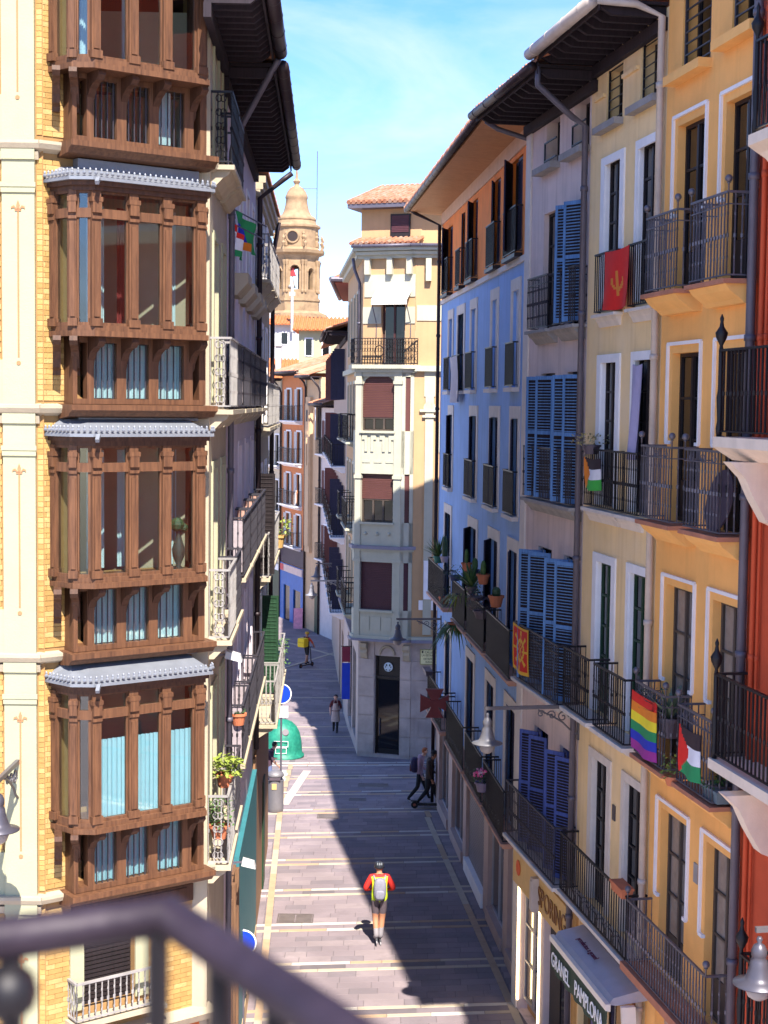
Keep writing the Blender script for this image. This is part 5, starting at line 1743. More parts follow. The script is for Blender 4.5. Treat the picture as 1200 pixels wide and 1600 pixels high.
# ---- flags and cloths hung on railings
def cloth(name, label, cat, fr, a, b, z0, z1, y, fn, mats, nu=14, nv=14, amp=.03, shear=0., group=None, swing=0.):
    use(fr)
    mb = MB()
    ph = random.random() * 5
    def P(i, j):
        u, v = i / nu, j / nv
        x = a + (b - a) * u + shear * v + .03 * math.sin(v * 4 + ph) * v
        yy = y - amp * math.sin(u * 7 + ph + v * 2) * (.25 + v) - swing * v
        z = z1 - (z1 - z0) * v - .03 * math.sin(math.pi * u)
        return (x, yy, z)
    base = 0
    for side in (0, 1):
        for j in range(nv + 1):
            for i in range(nu + 1):
                p = P(i, j)
                mb.v.append(Vector((p[0], p[1] + side * .008, p[2])))
    W_ = nu + 1
    off_ = W_ * (nv + 1)
    for j in range(nv):
        for i in range(nu):
            q = j * W_ + i
            m = fn((i + .5) / nu, (j + .5) / nv)
            mb.f.append((q, q + W_, q + W_ + 1, q + 1)); mb.m.append(m)
            mb.f.append((off_ + q, off_ + q + 1, off_ + q + W_ + 1, off_ + q + W_)); mb.m.append(m)
    o = part(name, mb, mats, None, smooth=True, label=label, cat=cat, group=group)
    use(Matrix.Identity(4))
    return o
def fm(n, c): return mat('flag_' + n, c, .85, var=.08, scale=8, bump=.1, bscale=60)
CRED, CORA, CYEL, CGRN, CBLU, CPUR, CBLK, CWHT, CGLD = (fm('red', (.62, .02, .015)), fm('orange', (.75, .22, .02)), fm('yellow', (.8, .66, .03)), fm('green', (.02, .25, .09)), fm('blue', (.02, .035, .42)), fm('purple', (.3, .03, .25)), fm('black', (.035, .02, .025)), fm('white', (.74, .74, .8)), fm('gold', (.75, .42, .04)))
cloth('flag', 'rainbow striped flag hanging on the orange house balcony', 'flag', RFR, 8.42, 9.5, 6.9, 7.78, -.45, lambda u, v: min(5, int(v * 6)), [CRED, CORA, CYEL, CGRN, CBLU, CPUR], 16, 18, .025)
def palestine(u, v):
    if u < .42 * (1 - abs(v - .5) * 2) + .02: return 1
    return 0 if v < .333 else 2 if v < .667 else 3
cloth('flag', 'black white and green flag with red triangle beside the rainbow flag', 'flag', RFR, 10.42, 11.2, 7.02, 7.68, -.45, palestine, [CBLK, CRED, CWHT, CGRN], 18, 18, .025)
cloth('flag', 'small black white and green flag with orange triangle on the yellow house rail', 'flag', RFR, 4.86, 5.76, 10.62, 11.15, -.19, palestine, [CBLK, CORA, CWHT, fm('bright_green', (.05, .4, .06))], 16, 15, .03)
def navarra(u, v):
    if v < .06 or v > .93: return 1
    if u < .05 or u > .95: return 1
    x, y = u - .5, (v - .5) * 1.2
    r = math.hypot(x, y)
    a = math.degrees(math.atan2(y, x)) % 45
    if .22 < r < .3: return 1
    if r < .06 or (r < .5 and min(a, 45 - a) < 5.5 and r > .04): return 1
    return 0
cloth('flag', 'red flag with gold chains hanging on the mauve house balcony', 'flag', RFR, 1.06, 2.2, 6.85, 7.75, -.4, navarra, [CRED, CGLD], 40, 40, .02)
def redcoat(u, v):
    x, y = u - .55, (v - .5) * 1.1
    r = math.hypot(x, y)
    return 1 if (.13 < r < .2 and y > -.05) or (abs(x) < .035 and -.15 < y < .3) else 0
cloth('flag', 'plain red flag with small gold emblem on the top yellow house balcony', 'flag', RFR, 5.66, 6.9, 13.6, 14.55, -.16, redcoat, [CRED, fm('dark_gold', (.62, .2, .03))], 26, 26, .035)
cloth('hanging_towel', 'pale grey towel draped over a railing of the blue house', 'towel', BFR, 3.7, 5.2, 12.1, 13.36, -.2, lambda u, v: 0, [fm('grey_towel', (.5, .46, .5))], 14, 18, .06, shear=.4)
cloth('door_curtain', 'lilac curtain blown out of the yellow house doorway', 'curtain', RFR, 6.9, 7.35, 11.2, 12.68, -.06, lambda u, v: 0, [fm('lilac_curtain', (.36, .33, .5))], 12, 18, .04, shear=-.15)
# flags on poles of the lilac house
use(LFR)
for k, (s, z, lab, cols) in enumerate(((4.6, 15.05, 'green and blue flag on a pole jutting from the lilac house', (CGRN, CBLU, CORA)), (3.9, 14.75, 'green white and red flag folded on a pole beside the brick house', (CGRN, CWHT, CRED)))):
    use(LFR)
    t = thing('flag_on_pole', lab, 'flag', (s, 0, z))
    part('pole', MB().tube([(s, 0, z + .2), (s + .9, -.55, z + .0)], .012, 6), LEAD, t)
    mb = MB()
    n1, n2 = 16, 12
    kk = (.62, .3)[k]
    for j in range(n2 + 1):
        for i in range(n1 + 1):
            u, v = i / n1, j / n2
            mb.v.append(Vector((s + .1 + (.8 * u + .1 * math.sin(v * 5 + u * 3) + 1.2 * v * u) * kk, -.06 - .5 * u * kk - .05 * math.sin(u * 9 + v * 3), z + .18 - .2 * u - v * (.62, .5)[k] * (1 - .3 * u))))
    for j in range(n2):
        for i in range(n1):
            q = j * (n1 + 1) + i
            mb.f.append((q, q + n1 + 1, q + n1 + 2, q + 1))
            mb.m.append((2 if j > 8 and .25 < i / n1 < .6 else 1 if 3 < j < 9 and i / n1 < .45 else 0) if k == 0 else (0 if j > 8 else 1 if j > 2 else 2))
    part('cloth', mb, list(cols), t, smooth=True)
use(Matrix.Identity(4))

# ---- pots and plants
def leaf_blade(mb, c, d, L_, w, droop=.3):
    c = Vector(c)
    d = Vector(d).normalized()
    sd = d.cross(Vector((0, 0, 1)))
    sd = sd.normalized() * w if sd.length > .01 else Vector((w, 0, 0))
    p = [c, c + d * L_ * .5 + Vector((0, 0, -droop * L_ * .12)), c + d * L_ + Vector((0, 0, -droop * L_ * .5))]
    mb.face([p[0] - sd * .6, p[0] + sd * .6, p[1] + sd, p[1] - sd])
    mb.face([p[1] - sd, p[1] + sd, p[2] + sd * .08, p[2] - sd * .08])
def spiky(c, n, L_, w=.02, droop=.25):
    mb = MB()
    for i in range(n):
        a = random.random() * 6.28
        e = R(random.uniform(15, 80))
        leaf_blade(mb, c, (math.cos(a) * math.cos(e), math.sin(a) * math.cos(e), math.sin(e)), L_ * random.uniform(.7, 1.1), w, droop)
    return mb
def bushy(c, r, h, n, s=.05):
    mb = MB()
    for i in range(n):
        a, q = random.random() * 6.28, math.sqrt(random.random())
        p = Vector((c[0] + r * q * math.cos(a), c[1] + r * q * math.sin(a), c[2] + h * random.random()))
        d = Vector((random.uniform(-1, 1), random.uniform(-1, 1), random.uniform(-.3, .8)))
        leaf_blade(mb, p, d, s * random.uniform(.8, 1.6), s * .35)
    return mb
def pot_mesh(r, h):
    return MB().lathe([(r * .68, 0), (r * .95, h * .8), (r * 1.08, h * .8), (r * 1.08, h), (r * .9, h), (r * .85, h * .85)], (0, 0, 0), 14)
def potted(fr, s, y, z, r, h, kind, label, pm=TERRA, lm=LEAF, **k):
    use(fr)
    t = thing('potted_plant', label, 'plant', (s, y, z))
    inst('pot', (r, h, pm.name), lambda: pot_mesh(r, h), pm, t, (s, y, z), smooth=False)
    top = (s, y, z + h * .9)
    if kind == 'spiky': m = spiky(top, k.get('n', 26), k.get('L', .5), k.get('w', .018))
    elif kind == 'cactus':
        m = MB().lathe([(k.get('cr', .05) * q, k.get('L', .35) * zz) for q, zz in ((.8, 0), (1, .3), (.95, .7), (.6, .93), (.05, 1))], top, 9)
    elif kind == 'trail':
        m = MB()
        for i in range(k.get('n', 60)):
            a = random.random() * 6.28
            leaf_blade(m, (top[0] + .1 * math.cos(a), top[1] + .1 * math.sin(a), top[2]), (math.cos(a), math.sin(a), random.uniform(-.3, .5)), k.get('L', .45) * random.uniform(.5, 1.1), .02, 1.6)
    else: m = bushy(top, k.get('br', r * 1.5), k.get('L', .3), k.get('n', 130), k.get('ls', .05))
    part('leaves', m, lm, t)
    if kind == 'flowers':
        fl = MB()
        for i in range(26):
            a = random.random() * 6.28
            fl.ball((top[0] + r * 1.3 * math.cos(a) * random.random(), top[1] + r * 1.3 * math.sin(a) * random.random(), top[2] + .15 + .16 * random.random()), .035, 5)
        part('blossoms', fl, mat('pink_blossom', (.75, .06, .25), .7, var=.3, scale=20, mixcol=(.85, .7, .75), mixscale=9, mixamt=1.0), t)
    use(Matrix.Identity(4))
    return t
PLAST = mat('dark_plastic_pot', (.09, .07, .09), .5)
GREENP = mat('teal_plastic_tray', (.05, .22, .17), .5)
zb = 6.3
potted(BFR, 2.0, -.22, zb + 1.05, .16, .2, 'spiky', 'spiky dracaena in the tray on the far blue house balcony', GREENP, LEAF, L=.75, n=44, w=.022)
potted(BFR, 3.3, -.2, zb + 1.2, .13, .18, 'cactus', 'tall grey green cactus beside the spiky dracaena', mat('mauve_pot', (.4, .33, .36), .6), LEAF_D, L=.6, cr=.09)
potted(BFR, 3.5, -.22, zb + .02, .16, .22, 'bushy', 'leafy plant in orange pot on the floor of the far blue balcony', TERRA, LEAF_D, n=110)
potted(BFR, 7.9, -.2, zb + 1.45, .13, .22, 'cactus', 'narrow cactus in orange pot against the blue wall', TERRA, LEAF, L=.38, cr=.055)
potted(BFR, 6.6, -.32, zb + 1.05, .16, .14, 'bushy', 'dark succulents in the trough on the second blue balcony', mat('blue_tray', (.04, .07, .2), .5), LEAF_D, n=120, br=.3)
potted(BFR, 7.1, -.34, zb - .2, .2, .2, 'trail', 'trailing green plant hanging below the second blue balcony', TERRA, LEAF, n=110, L=.75)
potted(BFR, 7.6, -.3, zb + .7, .12, .12, 'trail', 'long leaved plant hanging over the second balcony rail', PLAST, LEAF_Y, n=50, L=.55)
potted(BFR, 9.6, -.3, zb + 1.08, .14, .18, 'spiky', 'bright green broad leaved plant on the third blue balcony', PLAST, LEAF, L=.75, n=40, w=.035)
potted(BFR, 9.3, -.18, zb + 1.5, .1, .15, 'cactus', 'stubby green cactus behind the broad leaved plant', PLAST, LEAF, L=.3, cr=.075)
potted(BFR, 11.2, -.25, zb + 1.5, .15, .24, 'cactus', 'fat green cactus in big orange pot over the third balcony', TERRA, LEAF, L=.35, cr=.07)
potted(BFR, 10.6, -.32, zb + 1.04, .2, .1, 'bushy', 'row of seedlings in black trays on the third balcony rail', PLAST, LEAF, n=70, br=.4)
potted(BFR, 11.7, -.34, zb + .75, .2, .2, 'bushy', 'dark purple succulent bush on the third balcony corner', PLAST, mat('purple_leaf', (.1, .06, .06), .6, var=.4, scale=9, bump=0), n=200, br=.4, L=.35)
potted(BFR, 13.0, -.22, zb + 1.2, .17, .26, 'cactus', 'round cactus in orange pot nearest to the mauve house', TERRA, LEAF_D, L=.22, cr=.1)
potted(BFR, 13.0, -.46, 3.3, .17, .22, 'flowers', 'pink flowers in hanging pot on the first floor blue balcony', mat('mauve_plastic_pot', (.2, .16, .24), .5), LEAF, n=140)
potted(RFR, 9.35, -.2, 7.25, .2, .3, 'spiky', 'large agave in a pot behind the rainbow flag', PLAST, mat('grey_green_agave', (.12, .17, .11), .6, var=.2), L=.62, n=34, w=.035)
potted(RFR, 8.75, -.25, 7.35, .14, .2, 'bushy', 'small dry plant beside the agave on the orange balcony', PLAST, LEAF_D, n=110)
potted(RFR, 11.25, -.16, 6.82, .2, .22, 'bushy', 'leafy green plant behind the flag on the right orange balcony', PLAST, LEAF, n=120, L=.3, br=.16)
potted(RFR, 10.05, -.38, 6.72, .14, .14, 'bushy', 'pale green plant on the slab between the orange balconies', TERRA, LEAF_Y, n=90)
potted(RFR, 5.1, -.14, 11.2, .16, .16, 'bushy', 'dry yellow plant on the rail above the small flag', PLAST, mat('dry_leaf', (.3, .27, .12), .8, var=.4), n=130, br=.35, L=.2)
potted(LFR, .9, -.18, 6.35, .13, .2, 'bushy', 'yellow green plant in orange pot on the lowest brick house balcony rail', TERRA, LEAF_Y, n=260, br=.26, L=.26, ls=.07)
potted(LFR, .3, -.15, 5.75, .14, .2, 'bushy', 'leafy green plant in orange pot standing on the lowest brick house balcony', TERRA, LEAF, n=200, br=.2, L=.4)
potted(LFR, 4.0, -.2, 6.62, .13, .2, 'bushy', 'orange pot with green rim on the lilac house balcony', TERRA, LEAF_D, n=50, br=.12, L=.06)
potted(LFR, 19.2, -.25, 4.75, .22, .3, 'bushy', 'bushy shrub in pot on the lowest balcony of the cream house', PLAST, LEAF, n=320, br=.4, L=.7, ls=.08)
potted(LFR, 20.0, -.3, 8.1, .22, .35, 'bushy', 'light green shrub in round pot on the far cream house balcony', mat('ochre_round_pot', (.5, .3, .1), .6), LEAF_Y, n=200, br=.4, L=.5, ls=.08)
def trough(fr, s, y, z, w, m, label, plant=None):
    use(fr)
    t = thing('window_box', label, 'planter', (s, y, z))
    part('box', MB().prism([(s - w / 2, y - .08), (s + w / 2, y - .08), (s + w / 2, y + .08), (s - w / 2, y + .08)], z, z + .16, 0, [(s - w / 2 - .03, y - .1), (s + w / 2 + .03, y - .1), (s + w / 2 + .03, y + .1), (s - w / 2 - .03, y + .1)]), m, t)
    part('rim', MB().box(s - w / 2 - .04, s + w / 2 + .04, y - .11, y - .09, z + .13, z + .165).box(s - w / 2 - .04, s + w / 2 + .04, y + .09, y + .11, z + .13, z + .165), m, t)
    part('soil', MB().box(s - w / 2, s + w / 2, y - .09, y + .09, z + .13, z + .15), mat('dark_soil', (.06, .035, .025), .95), t)
    if plant:
        part('leaves', bushy((s, y, z + .15), w * .4, .15, 80, .04), LEAF, t)
    use(Matrix.Identity(4))
trough(RFR, 11.35, -.28, 6.85, .5, mat('blue_grey_planter', (.12, .17, .2), .6), 'blue grey planter box on the floor of the right orange balcony', True)
trough(RFR, 7.75, -.32, 4.42, .5, TERRA, 'empty terracotta trough hung on the long black balcony rail')
trough(BFR, 1.3, -.42, 3.9, .8, PLAST, 'black flower box on the first balcony rail by the red cross')
# folded chairs and round table leaning on the orange balcony
use(RFR)
t = thing('folded_table', 'dark round folding table leaning behind the middle orange balcony rail', 'table', (11.3, -.2, 10.34))
part('top', MB().lathe([(.42, -.012), (.42, .012)], (0, 0, 0), 28), mat('dark_plum_table', (.06, .04, .06), .5), t, fr=RFR @ Matrix.Translation((11.0, -.2, 10.78)) @ Matrix.Rotation(R(78), 4, 'X'))
for x in (10.9, 11.15):
    part('leg', MB().bar((x, -.15, 10.35), (x + .1, -.2, 11.0), .03), IRON, t)
# maltese cross shop sign, facing down the street
use(BFR)
CROSSM = mat('dark_red_metal_sign', (.17, .02, .025), .5, .1, var=.15)
MX = BFR @ Matrix.Translation((4.9, -.6, 3.72)) @ Matrix.Rotation(R(90), 4, 'Z').inverted()
MX = Matrix.Translation((1.47, 42.3, 3.72))
t = thing('cross_sign', 'dark red maltese cross shop sign projecting from the blue house', 'sign', (4.9, -.6, 3.3))
for k in range(4):
    part('cross_arm', MB().prism([(-.07, .05), (.07, .05), (.25, .4), (-.25, .4)][::-1], -.07, .07), CROSSM, t, fr=MX @ Matrix.Rotation(R(90) * k, 4, 'Y') @ UPRIGHT)
part('hub', MB().lathe([(.1, -.09), (.1, .09)], (0, 0, 0), 12), CROSSM, t, fr=MX @ UPRIGHT)
part('mount', MB().tube([(1.47, 42.3, 3.9), (2.05, 42.35, 3.9)], .02, 6), IRON, t, fr=Matrix.Identity(4))
use(Matrix.Identity(4))

# ---- litter bin, recycling igloo, road signs
BINM = mat('grey_litter_bin', (.19, .18, .2), .5, .3, var=.15, bump=.3, bscale=90)
x, y = -3.2, 46.0
z = gz(y)
t = thing('litter_bin', 'grey cylindrical litter bin with rounded lid at the left kerb', 'bin', (x, y, z))
part('body', MB().lathe([(.22, 0), (.24, .03), (.25, .1), (.25, .95), (.26, .97)], (x, y, z), 24), BINM, t, smooth=False)
part('opening', MB().box(x - .17, x + .17, y - .27, y - .2, z + 1.0, z + 1.08), PLAST, t)
part('lid', MB().lathe([(.25, 1.08), (.26, 1.12), (.22, 1.2), (.1, 1.26), (.01, 1.28)], (x, y, z), 24), BINM, t, smooth=True)
for a in (0, 2.1, 4.2):
    part('lid_post', MB().tube([(x + .22 * math.cos(a + .6), y + .22 * math.sin(a + .6), z + .97), (x + .22 * math.cos(a + .6), y + .22 * math.sin(a + .6), z + 1.09)], .02, 6), BINM, t)
part('notice', MB().box(x - .09, x + .05, y - .262, y - .255, z + .72, z + .9), mat('ochre_sticker', (.6, .42, .16), .6), t)
IGL = mat('turquoise_green_plastic', (.012, .17, .115), .5, var=.22, scale=6, bump=.15, bscale=20, mixcol=(.03, .28, .18), mixscale=8, mixamt=.5)
x, y = -3.62, 55.5
z = gz(y)
t = thing('recycling_igloo', 'turquoise green dome shaped glass recycling container at the left kerb', 'container', (x, y, z))
part('dome', MB().lathe([(.74, .0), (.78, .06), (.78, .12), (.73, .15), (.72, .35), (.7, .6), (.64, .88), (.52, 1.12), (.36, 1.28), (.2, 1.36), (.08, 1.39)], (x, y, z), 32), IGL, t, smooth=True)
part('base_ring', MB().lathe([(.76, .02), (.8, .04), (.8, .1), (.76, .12)], (x, y, z), 32), IGL, t, smooth=True)
part('lifting_ring', MB().tube([(x + .1 * math.cos(R(q)), y, z + 1.42 + .08 * math.sin(R(q))) for q in range(0, 361, 30)], .015, 6), LEAD, t)
part('mouth', MB().lathe([(.12, -.02), (.12, .02)], (0, 0, 0), 16), PLAST, t, fr=Matrix.Translation((x + .15, y - .56, z + 1.02)) @ Matrix.Rotation(R(60), 4, 'X'))
for zz, w_ in ((.52, .26), (.28, .2)):
    mb = MB()
    yy = y - .74
    mb.box(x - w_, x + w_, yy, yy + .02, z + zz, z + zz + .015).box(x - w_, x + w_, yy, yy + .02, z + zz + .2, z + zz + .215).box(x + w_ - .015, x + w_, yy, yy + .02, z + zz + .015, z + zz + .2).box(x - w_, x - w_ + .015, yy, yy + .02, z + zz + .015, z + zz + .2)
    part('label_frame', mb, WHITE, t)
SIGNB = mat('blue_road_sign', (.005, .045, .5), .4, var=.03, bump=0)
def roadsign(x, y, z, r, label, plate=False):
    t = thing('road_sign', label, 'sign', (x, y, gz(y)))
    part('post', MB().tube([(x, y + .04, gz(y)), (x, y + .04, z + r)], .03, 8), LEAD, t)
    d = part('disc', MB().lathe([(r, -.008), (r, .008)], (0, 0, 0), 32), WHITE, t, fr=Matrix.Translation((x, y, z)) @ UPRIGHT)
    part('blue_face', MB().lathe([(r * .9, -.003), (r * .9, .003)], (0, 0, 0), 32), SIGNB, d, fr=Matrix.Translation((x, y - .012, z)) @ UPRIGHT)
    if plate:
        part('supplement_plate', MB().box(x - .22, x + .22, y - .01, y + .01, z - .75, z - .38), mat('pale_grey_plate', (.5, .5, .55), .5), t)
roadsign(-3.12, 47.2, 3.0, .32, 'round blue road sign above the green recycling container', True)
roadsign(-2.62, 29.0, 1.6, .26, 'round blue road sign behind the foreground handrail')
# shop board and banner in the far street
x, y = -5.3, 95.6
z = gz(y)
t = thing('sandwich_board', 'pink sandwich board outside the far blue shop', 'sign', (x, y, z))
part('panel', MB().hexa([(x - .28, y - .3, z), (x + .28, y - .3, z), (x + .28, y - .26, z), (x - .28, y - .26, z), (x - .28, y + .0, z + 1.25), (x + .28, y + .0, z + 1.25), (x + .28, y + .04, z + 1.25), (x - .28, y + .04, z + 1.25)]), mat('pink_board', (.75, .3, .38), .6, var=.25, scale=5), t)
part('back_panel', MB().hexa([(x - .28, y + .4, z), (x + .28, y + .4, z), (x + .28, y + .44, z), (x - .28, y + .44, z), (x - .28, y + .05, z + 1.25), (x + .28, y + .05, z + 1.25), (x + .28, y + .09, z + 1.25), (x - .28, y + .09, z + 1.25)]), WHITE, t)
use(KL)
t = thing('hanging_banner', 'bright blue vertical banner on the side of the corner building', 'banner', (5.4, -.5, -.2))
part('banner_cloth', MB().box(6.6, 6.64, -.42, -.1, .3, 1.75), mat('royal_blue_banner', (.01, .05, .5), .7), t)
part('upper_panel', MB().box(6.59, 6.65, -.42, -.1, 1.8, 2.4), mat('dark_red_panel', (.2, .02, .05), .7), t)
part('bracket', MB().tube([(6.62, 0, 2.42), (6.62, -.46, 2.42)], .015, 6), IRON, t)
use(LFR)
for s, z, lab in ((.6, 8.35, 'white floodlight on the brick house wall by the third bay'), (5.2, 3.9, 'white floodlight above the teal shop shutter')):
    t = thing('floodlight', lab, 'light', (s, -.1, z))
    part('housing', MB().hexa([(s - .12, -.45, z - .08), (s + .12, -.45, z - .08), (s + .12, -.2, z - .02), (s - .12, -.2, z - .02), (s - .1, -.42, z + .02), (s + .1, -.42, z + .02), (s + .1, -.22, z + .08), (s - .1, -.22, z + .08)]), FWHITE, t)
    part('bracket', MB().bar((s, 0, z), (s, -.22, z + .02), .03), LEAD, t)
use(Matrix.Identity(4))

# ---- the balcony rail in the foreground
RAILM = mat('plum_brown_handrail', (.022, .013, .022), .55, .2, var=.2, scale=12, bump=.1, mixcol=(.04, .026, .04), mixscale=18, mixamt=.5)
zr = EYE - .43
rp = [(-.93, .86), (-.305, 1.2), (-.176, 1.262), (-.052, 1.07), (.16, .74)]
t = thing('balcony_railing', 'blurred dark plum handrail of the viewing balcony in the foreground', 'railing', (-.18, 1.2, zr - 1))
part('handrail', MB().tube([(x, y, zr) for x, y in rp], 0.0175, 16), RAILM, t, smooth=True)
part('lower_rail', MB().tube([(x, y, zr - .9) for x, y in rp], .01, 8), RAILM, t)
for k, (x, y) in enumerate(((-.295, 1.205), (-.185, 1.257), (-.125, 1.183), (-.075, 1.106), (-.02, 1.02), (.05, .911), (-.42, 1.137), (-.54, 1.072))):
    part('baluster', MB().tube([(x, y, zr - .9), (x, y, zr - .01)], .0095, 8), IRON, t)
    if k == 0:
        part('knob', MB().ball((x - .002, y, zr - .045), .024, 12), IRON, t, smooth=True)
# ================================================================ people
SKIN = mat('skin', (.4, .18, .1), .55, var=.08, bump=0)
SKIN2 = mat('pale_skin', (.6, .34, .25), .55, var=.06, bump=0)
def person(label, loc, rz, J, mats, seg_mat, h=1.75, hair=None, rad=None):
    """J overrides joint positions (metres, facing +y, height 1.75); one continuous skinned body"""
    j = dict(pelvis=(0, 0, .96), waist=(0, 0, 1.1), chest=(0, 0, 1.3), neck=(0, 0, 1.47), jaw=(0, .02, 1.55), head=(0, .025, 1.635), crown=(0, .015, 1.71),
             lsh=(-.17, 0, 1.4), lel=(-.24, -.02, 1.13), lwr=(-.24, .08, .9), lpalm=(-.24, .11, .82),
             rsh=(.17, 0, 1.4), rel=(.24, -.02, 1.13), rwr=(.24, .08, .9), rpalm=(.24, .11, .82),
             lhip=(-.09, 0, .92), lkn=(-.1, .02, .5), lan=(-.1, -.02, .09), lto=(-.11, .15, .04),
             rhip=(.09, 0, .92), rkn=(.1, .02, .5), ran=(.1, -.02, .09), rto=(.11, .15, .04))
    j.update(J)
    r = dict(pelvis=.13, waist=.125, chest=.135, neck=.055, jaw=.07, head=.09, crown=.06, lsh=.07, lel=.05, lwr=.034, lpalm=.032, rsh=.07, rel=.05, rwr=.034, rpalm=.032,
             lhip=.1, lkn=.068, lan=.048, lto=.04, rhip=.1, rkn=.068, ran=.048, rto=.04)
    r.update(rad or {})
    E_ = [('pelvis', 'waist'), ('waist', 'chest'), ('chest', 'neck'), ('neck', 'jaw'), ('jaw', 'head'), ('head', 'crown'),
          ('chest', 'lsh'), ('lsh', 'lel'), ('lel', 'lwr'), ('lwr', 'lpalm'), ('chest', 'rsh'), ('rsh', 'rel'), ('rel', 'rwr'), ('rwr', 'rpalm'),
          ('pelvis', 'lhip'), ('lhip', 'lkn'), ('lkn', 'lan'), ('lan', 'lto'), ('pelvis', 'rhip'), ('rhip', 'rkn'), ('rkn', 'ran'), ('ran', 'rto')]
    for s, sg in (('l', -1), ('r', 1)):
        w, p = Vector(j[s + 'wr']), Vector(j[s + 'palm'])
        d = (p - w).normalized()
        sd = Vector((0, 1, 0)) - d * d.y
        sd = sd.normalized() if sd.length > .2 else Vector((1, 0, 0))
        nrm = d.cross(sd)
        for k in range(5):
            off_ = sd * (.03 - .017 * k)
            L_ = (.05, .075, .082, .076, .058)[k]
            if k == 0:
                a, b = p - d * .02 + sd * .04, p + d * .03 + sd * .055
            else:
                a, b = p + off_ + d * L_ * .5, p + off_ + d * L_ * .92 + nrm * .02 * sg
            j['%sf%da' % (s, k)], j['%sf%db' % (s, k)] = a, b
            r['%sf%da' % (s, k)], r['%sf%db' % (s, k)] = .0095, .008
            E_ += [(s + 'palm', '%sf%da' % (s, k)), ('%sf%da' % (s, k), '%sf%db' % (s, k))]
    names = list(j)
    idx = {n: i for i, n in enumerate(names)}
    me = bpy.data.meshes.new('person')
    me.from_pydata([tuple(j[n]) for n in names], [(idx[a], idx[b]) for a, b in E_], [])
    o = bpy.data.objects.new('tmp', me)
    COL.objects.link(o)
    sk = o.modifiers.new('skin', 'SKIN')
    sk.use_smooth_shade = True
    for n in names:
        sv = me.skin_vertices[0].data[idx[n]]
        q = r[n]
        f = 1.25 if n in ('chest', 'waist', 'pelvis') else 1.
        sv.radius = (q * f, q / (f * .98))
        sv.use_root = (n == 'pelvis')
    sb = o.modifiers.new('sub', 'SUBSURF')
    sb.levels = 2
    sb.render_levels = 2
    dg = bpy.context.evaluated_depsgraph_get()
    nm = bpy.data.meshes.new_from_object(o.evaluated_get(dg))
    bpy.data.objects.remove(o)
    nm.materials.clear()
    for m in mats:
        nm.materials.append(m)
    segs = [(Vector(j[a]), Vector(j[b]), a, b) for a, b in E_]
    def near(p):
        best, bi = 1e9, None
        for a, b, na, nb in segs:
            d = b - a
            t = max(0, min(1, (p - a).dot(d) / max(d.length_squared, 1e-9)))
            q = (p - (a + d * t)).length - .5 * (r[na] * (1 - t) + r[nb] * t)
            if q < best:
                best, bi = q, (na, nb, t)
        return bi
    for f in nm.polygons:
        na, nb, t = near(f.center)
        f.material_index = seg_mat(na, nb, t, f.center)
        f.use_smooth = True
    root = Matrix.Translation(loc) @ Matrix.Rotation(rz, 4, 'Z') @ Matrix.Scale(h / 1.75, 4)
    ob = bpy.data.objects.new('person', nm)
    link(ob, None, root, label, 'person')
    use(root)
    hd = Vector(j['head'])
    ax = (Vector(j['crown']) - Vector(j['jaw'])).normalized()
    for sg in (-1, 1):
        part('ear', MB().ball(hd + Vector((sg * .08, -.0, -.015)), .022, 8, sz=1.3), mats[0], ob, smooth=True)
        part('eye', MB().ball(hd + Vector((sg * .032, .072, .005)), .011, 8), mat('dark_eye', (.02, .015, .015), .3, bump=0), ob)
    part('nose', MB().prism([(-.014, .08), (.014, .08), (0, .108)], hd.z - .035, hd.z - .022, 0, [(-.006, .078), (.006, .078), (0, .086)]) if abs(hd.x) < .01 and abs(hd.y) < .05 else MB().ball(hd + Vector((0, .088, -.02)), .014, 6), mats[0], ob)
    part('mouth', MB().box(hd.x - .022, hd.x + .022, hd.y + .065, hd.y + .076, hd.z - .062, hd.z - .054), mat('lips', (.4, .12, .1), .5, bump=0), ob)
    if hair:
        m = MB()
        n = 14
        prof = [(.001, .102), (.045, .094), (.075, .07), (.09, .035), (.092, 0.), (.088, -.03), (.08, -.055)]
        base = len(m.v)
        for i, (rr, zz) in enumerate(prof):
            for k in range(n):
                a = 2 * math.pi * k / n
                front = math.sin(a) > .35
                zc = max(zz, .045) if front else zz
                m.v.append(hd + Vector((rr * .98 * math.cos(a), rr * 1.05 * math.sin(a) - .008, zc + .005)))
        for i in range(len(prof) - 1):
            for k in range(n):
                k2 = (k + 1) % n
                m.f.append((base + (i + 1) * n + k, base + (i + 1) * n + k2, base + i * n + k2, base + i * n + k))
                m.m.append(0)
        part('hair', m, hair, ob, smooth=True)
    return ob, root, j
def legs_cut(cut_lo, cut_hi=None):
    pass
def blob(c, rx, ry, rz_, p=4., n=20, m=12):
    mb = MB()
    def sg(v, e): return math.copysign(abs(v) ** e, v)
    e = 2. / p
    for i in range(m + 1):
        ph = -math.pi / 2 + math.pi * i / m
        for k in range(n):
            th = 2 * math.pi * k / n
            mb.v.append(Vector((c[0] + rx * sg(math.cos(ph), e) * sg(math.cos(th), e), c[1] + ry * sg(math.cos(ph), e) * sg(math.sin(th), e), c[2] + rz_ * sg(math.sin(ph), e))))
    for i in range(m):
        for k in range(n):
            k2 = (k + 1) % n
            mb.f.append((i * n + k, i * n + k2, (i + 1) * n + k2, (i + 1) * n + k))
            mb.m.append(0)
    return mb
HI = mat('neon_yellow_vest', (.42, .55, .015), .7, var=.08)
REDS = mat('bright_red_jacket', (.5, .02, .015), .75, var=.1)
SHORTS = mat('dark_plum_shorts', (.1, .075, .09), .85, var=.2, scale=20)
SKATE = mat('grey_white_skates', (.24, .22, .24), .5, var=.15)
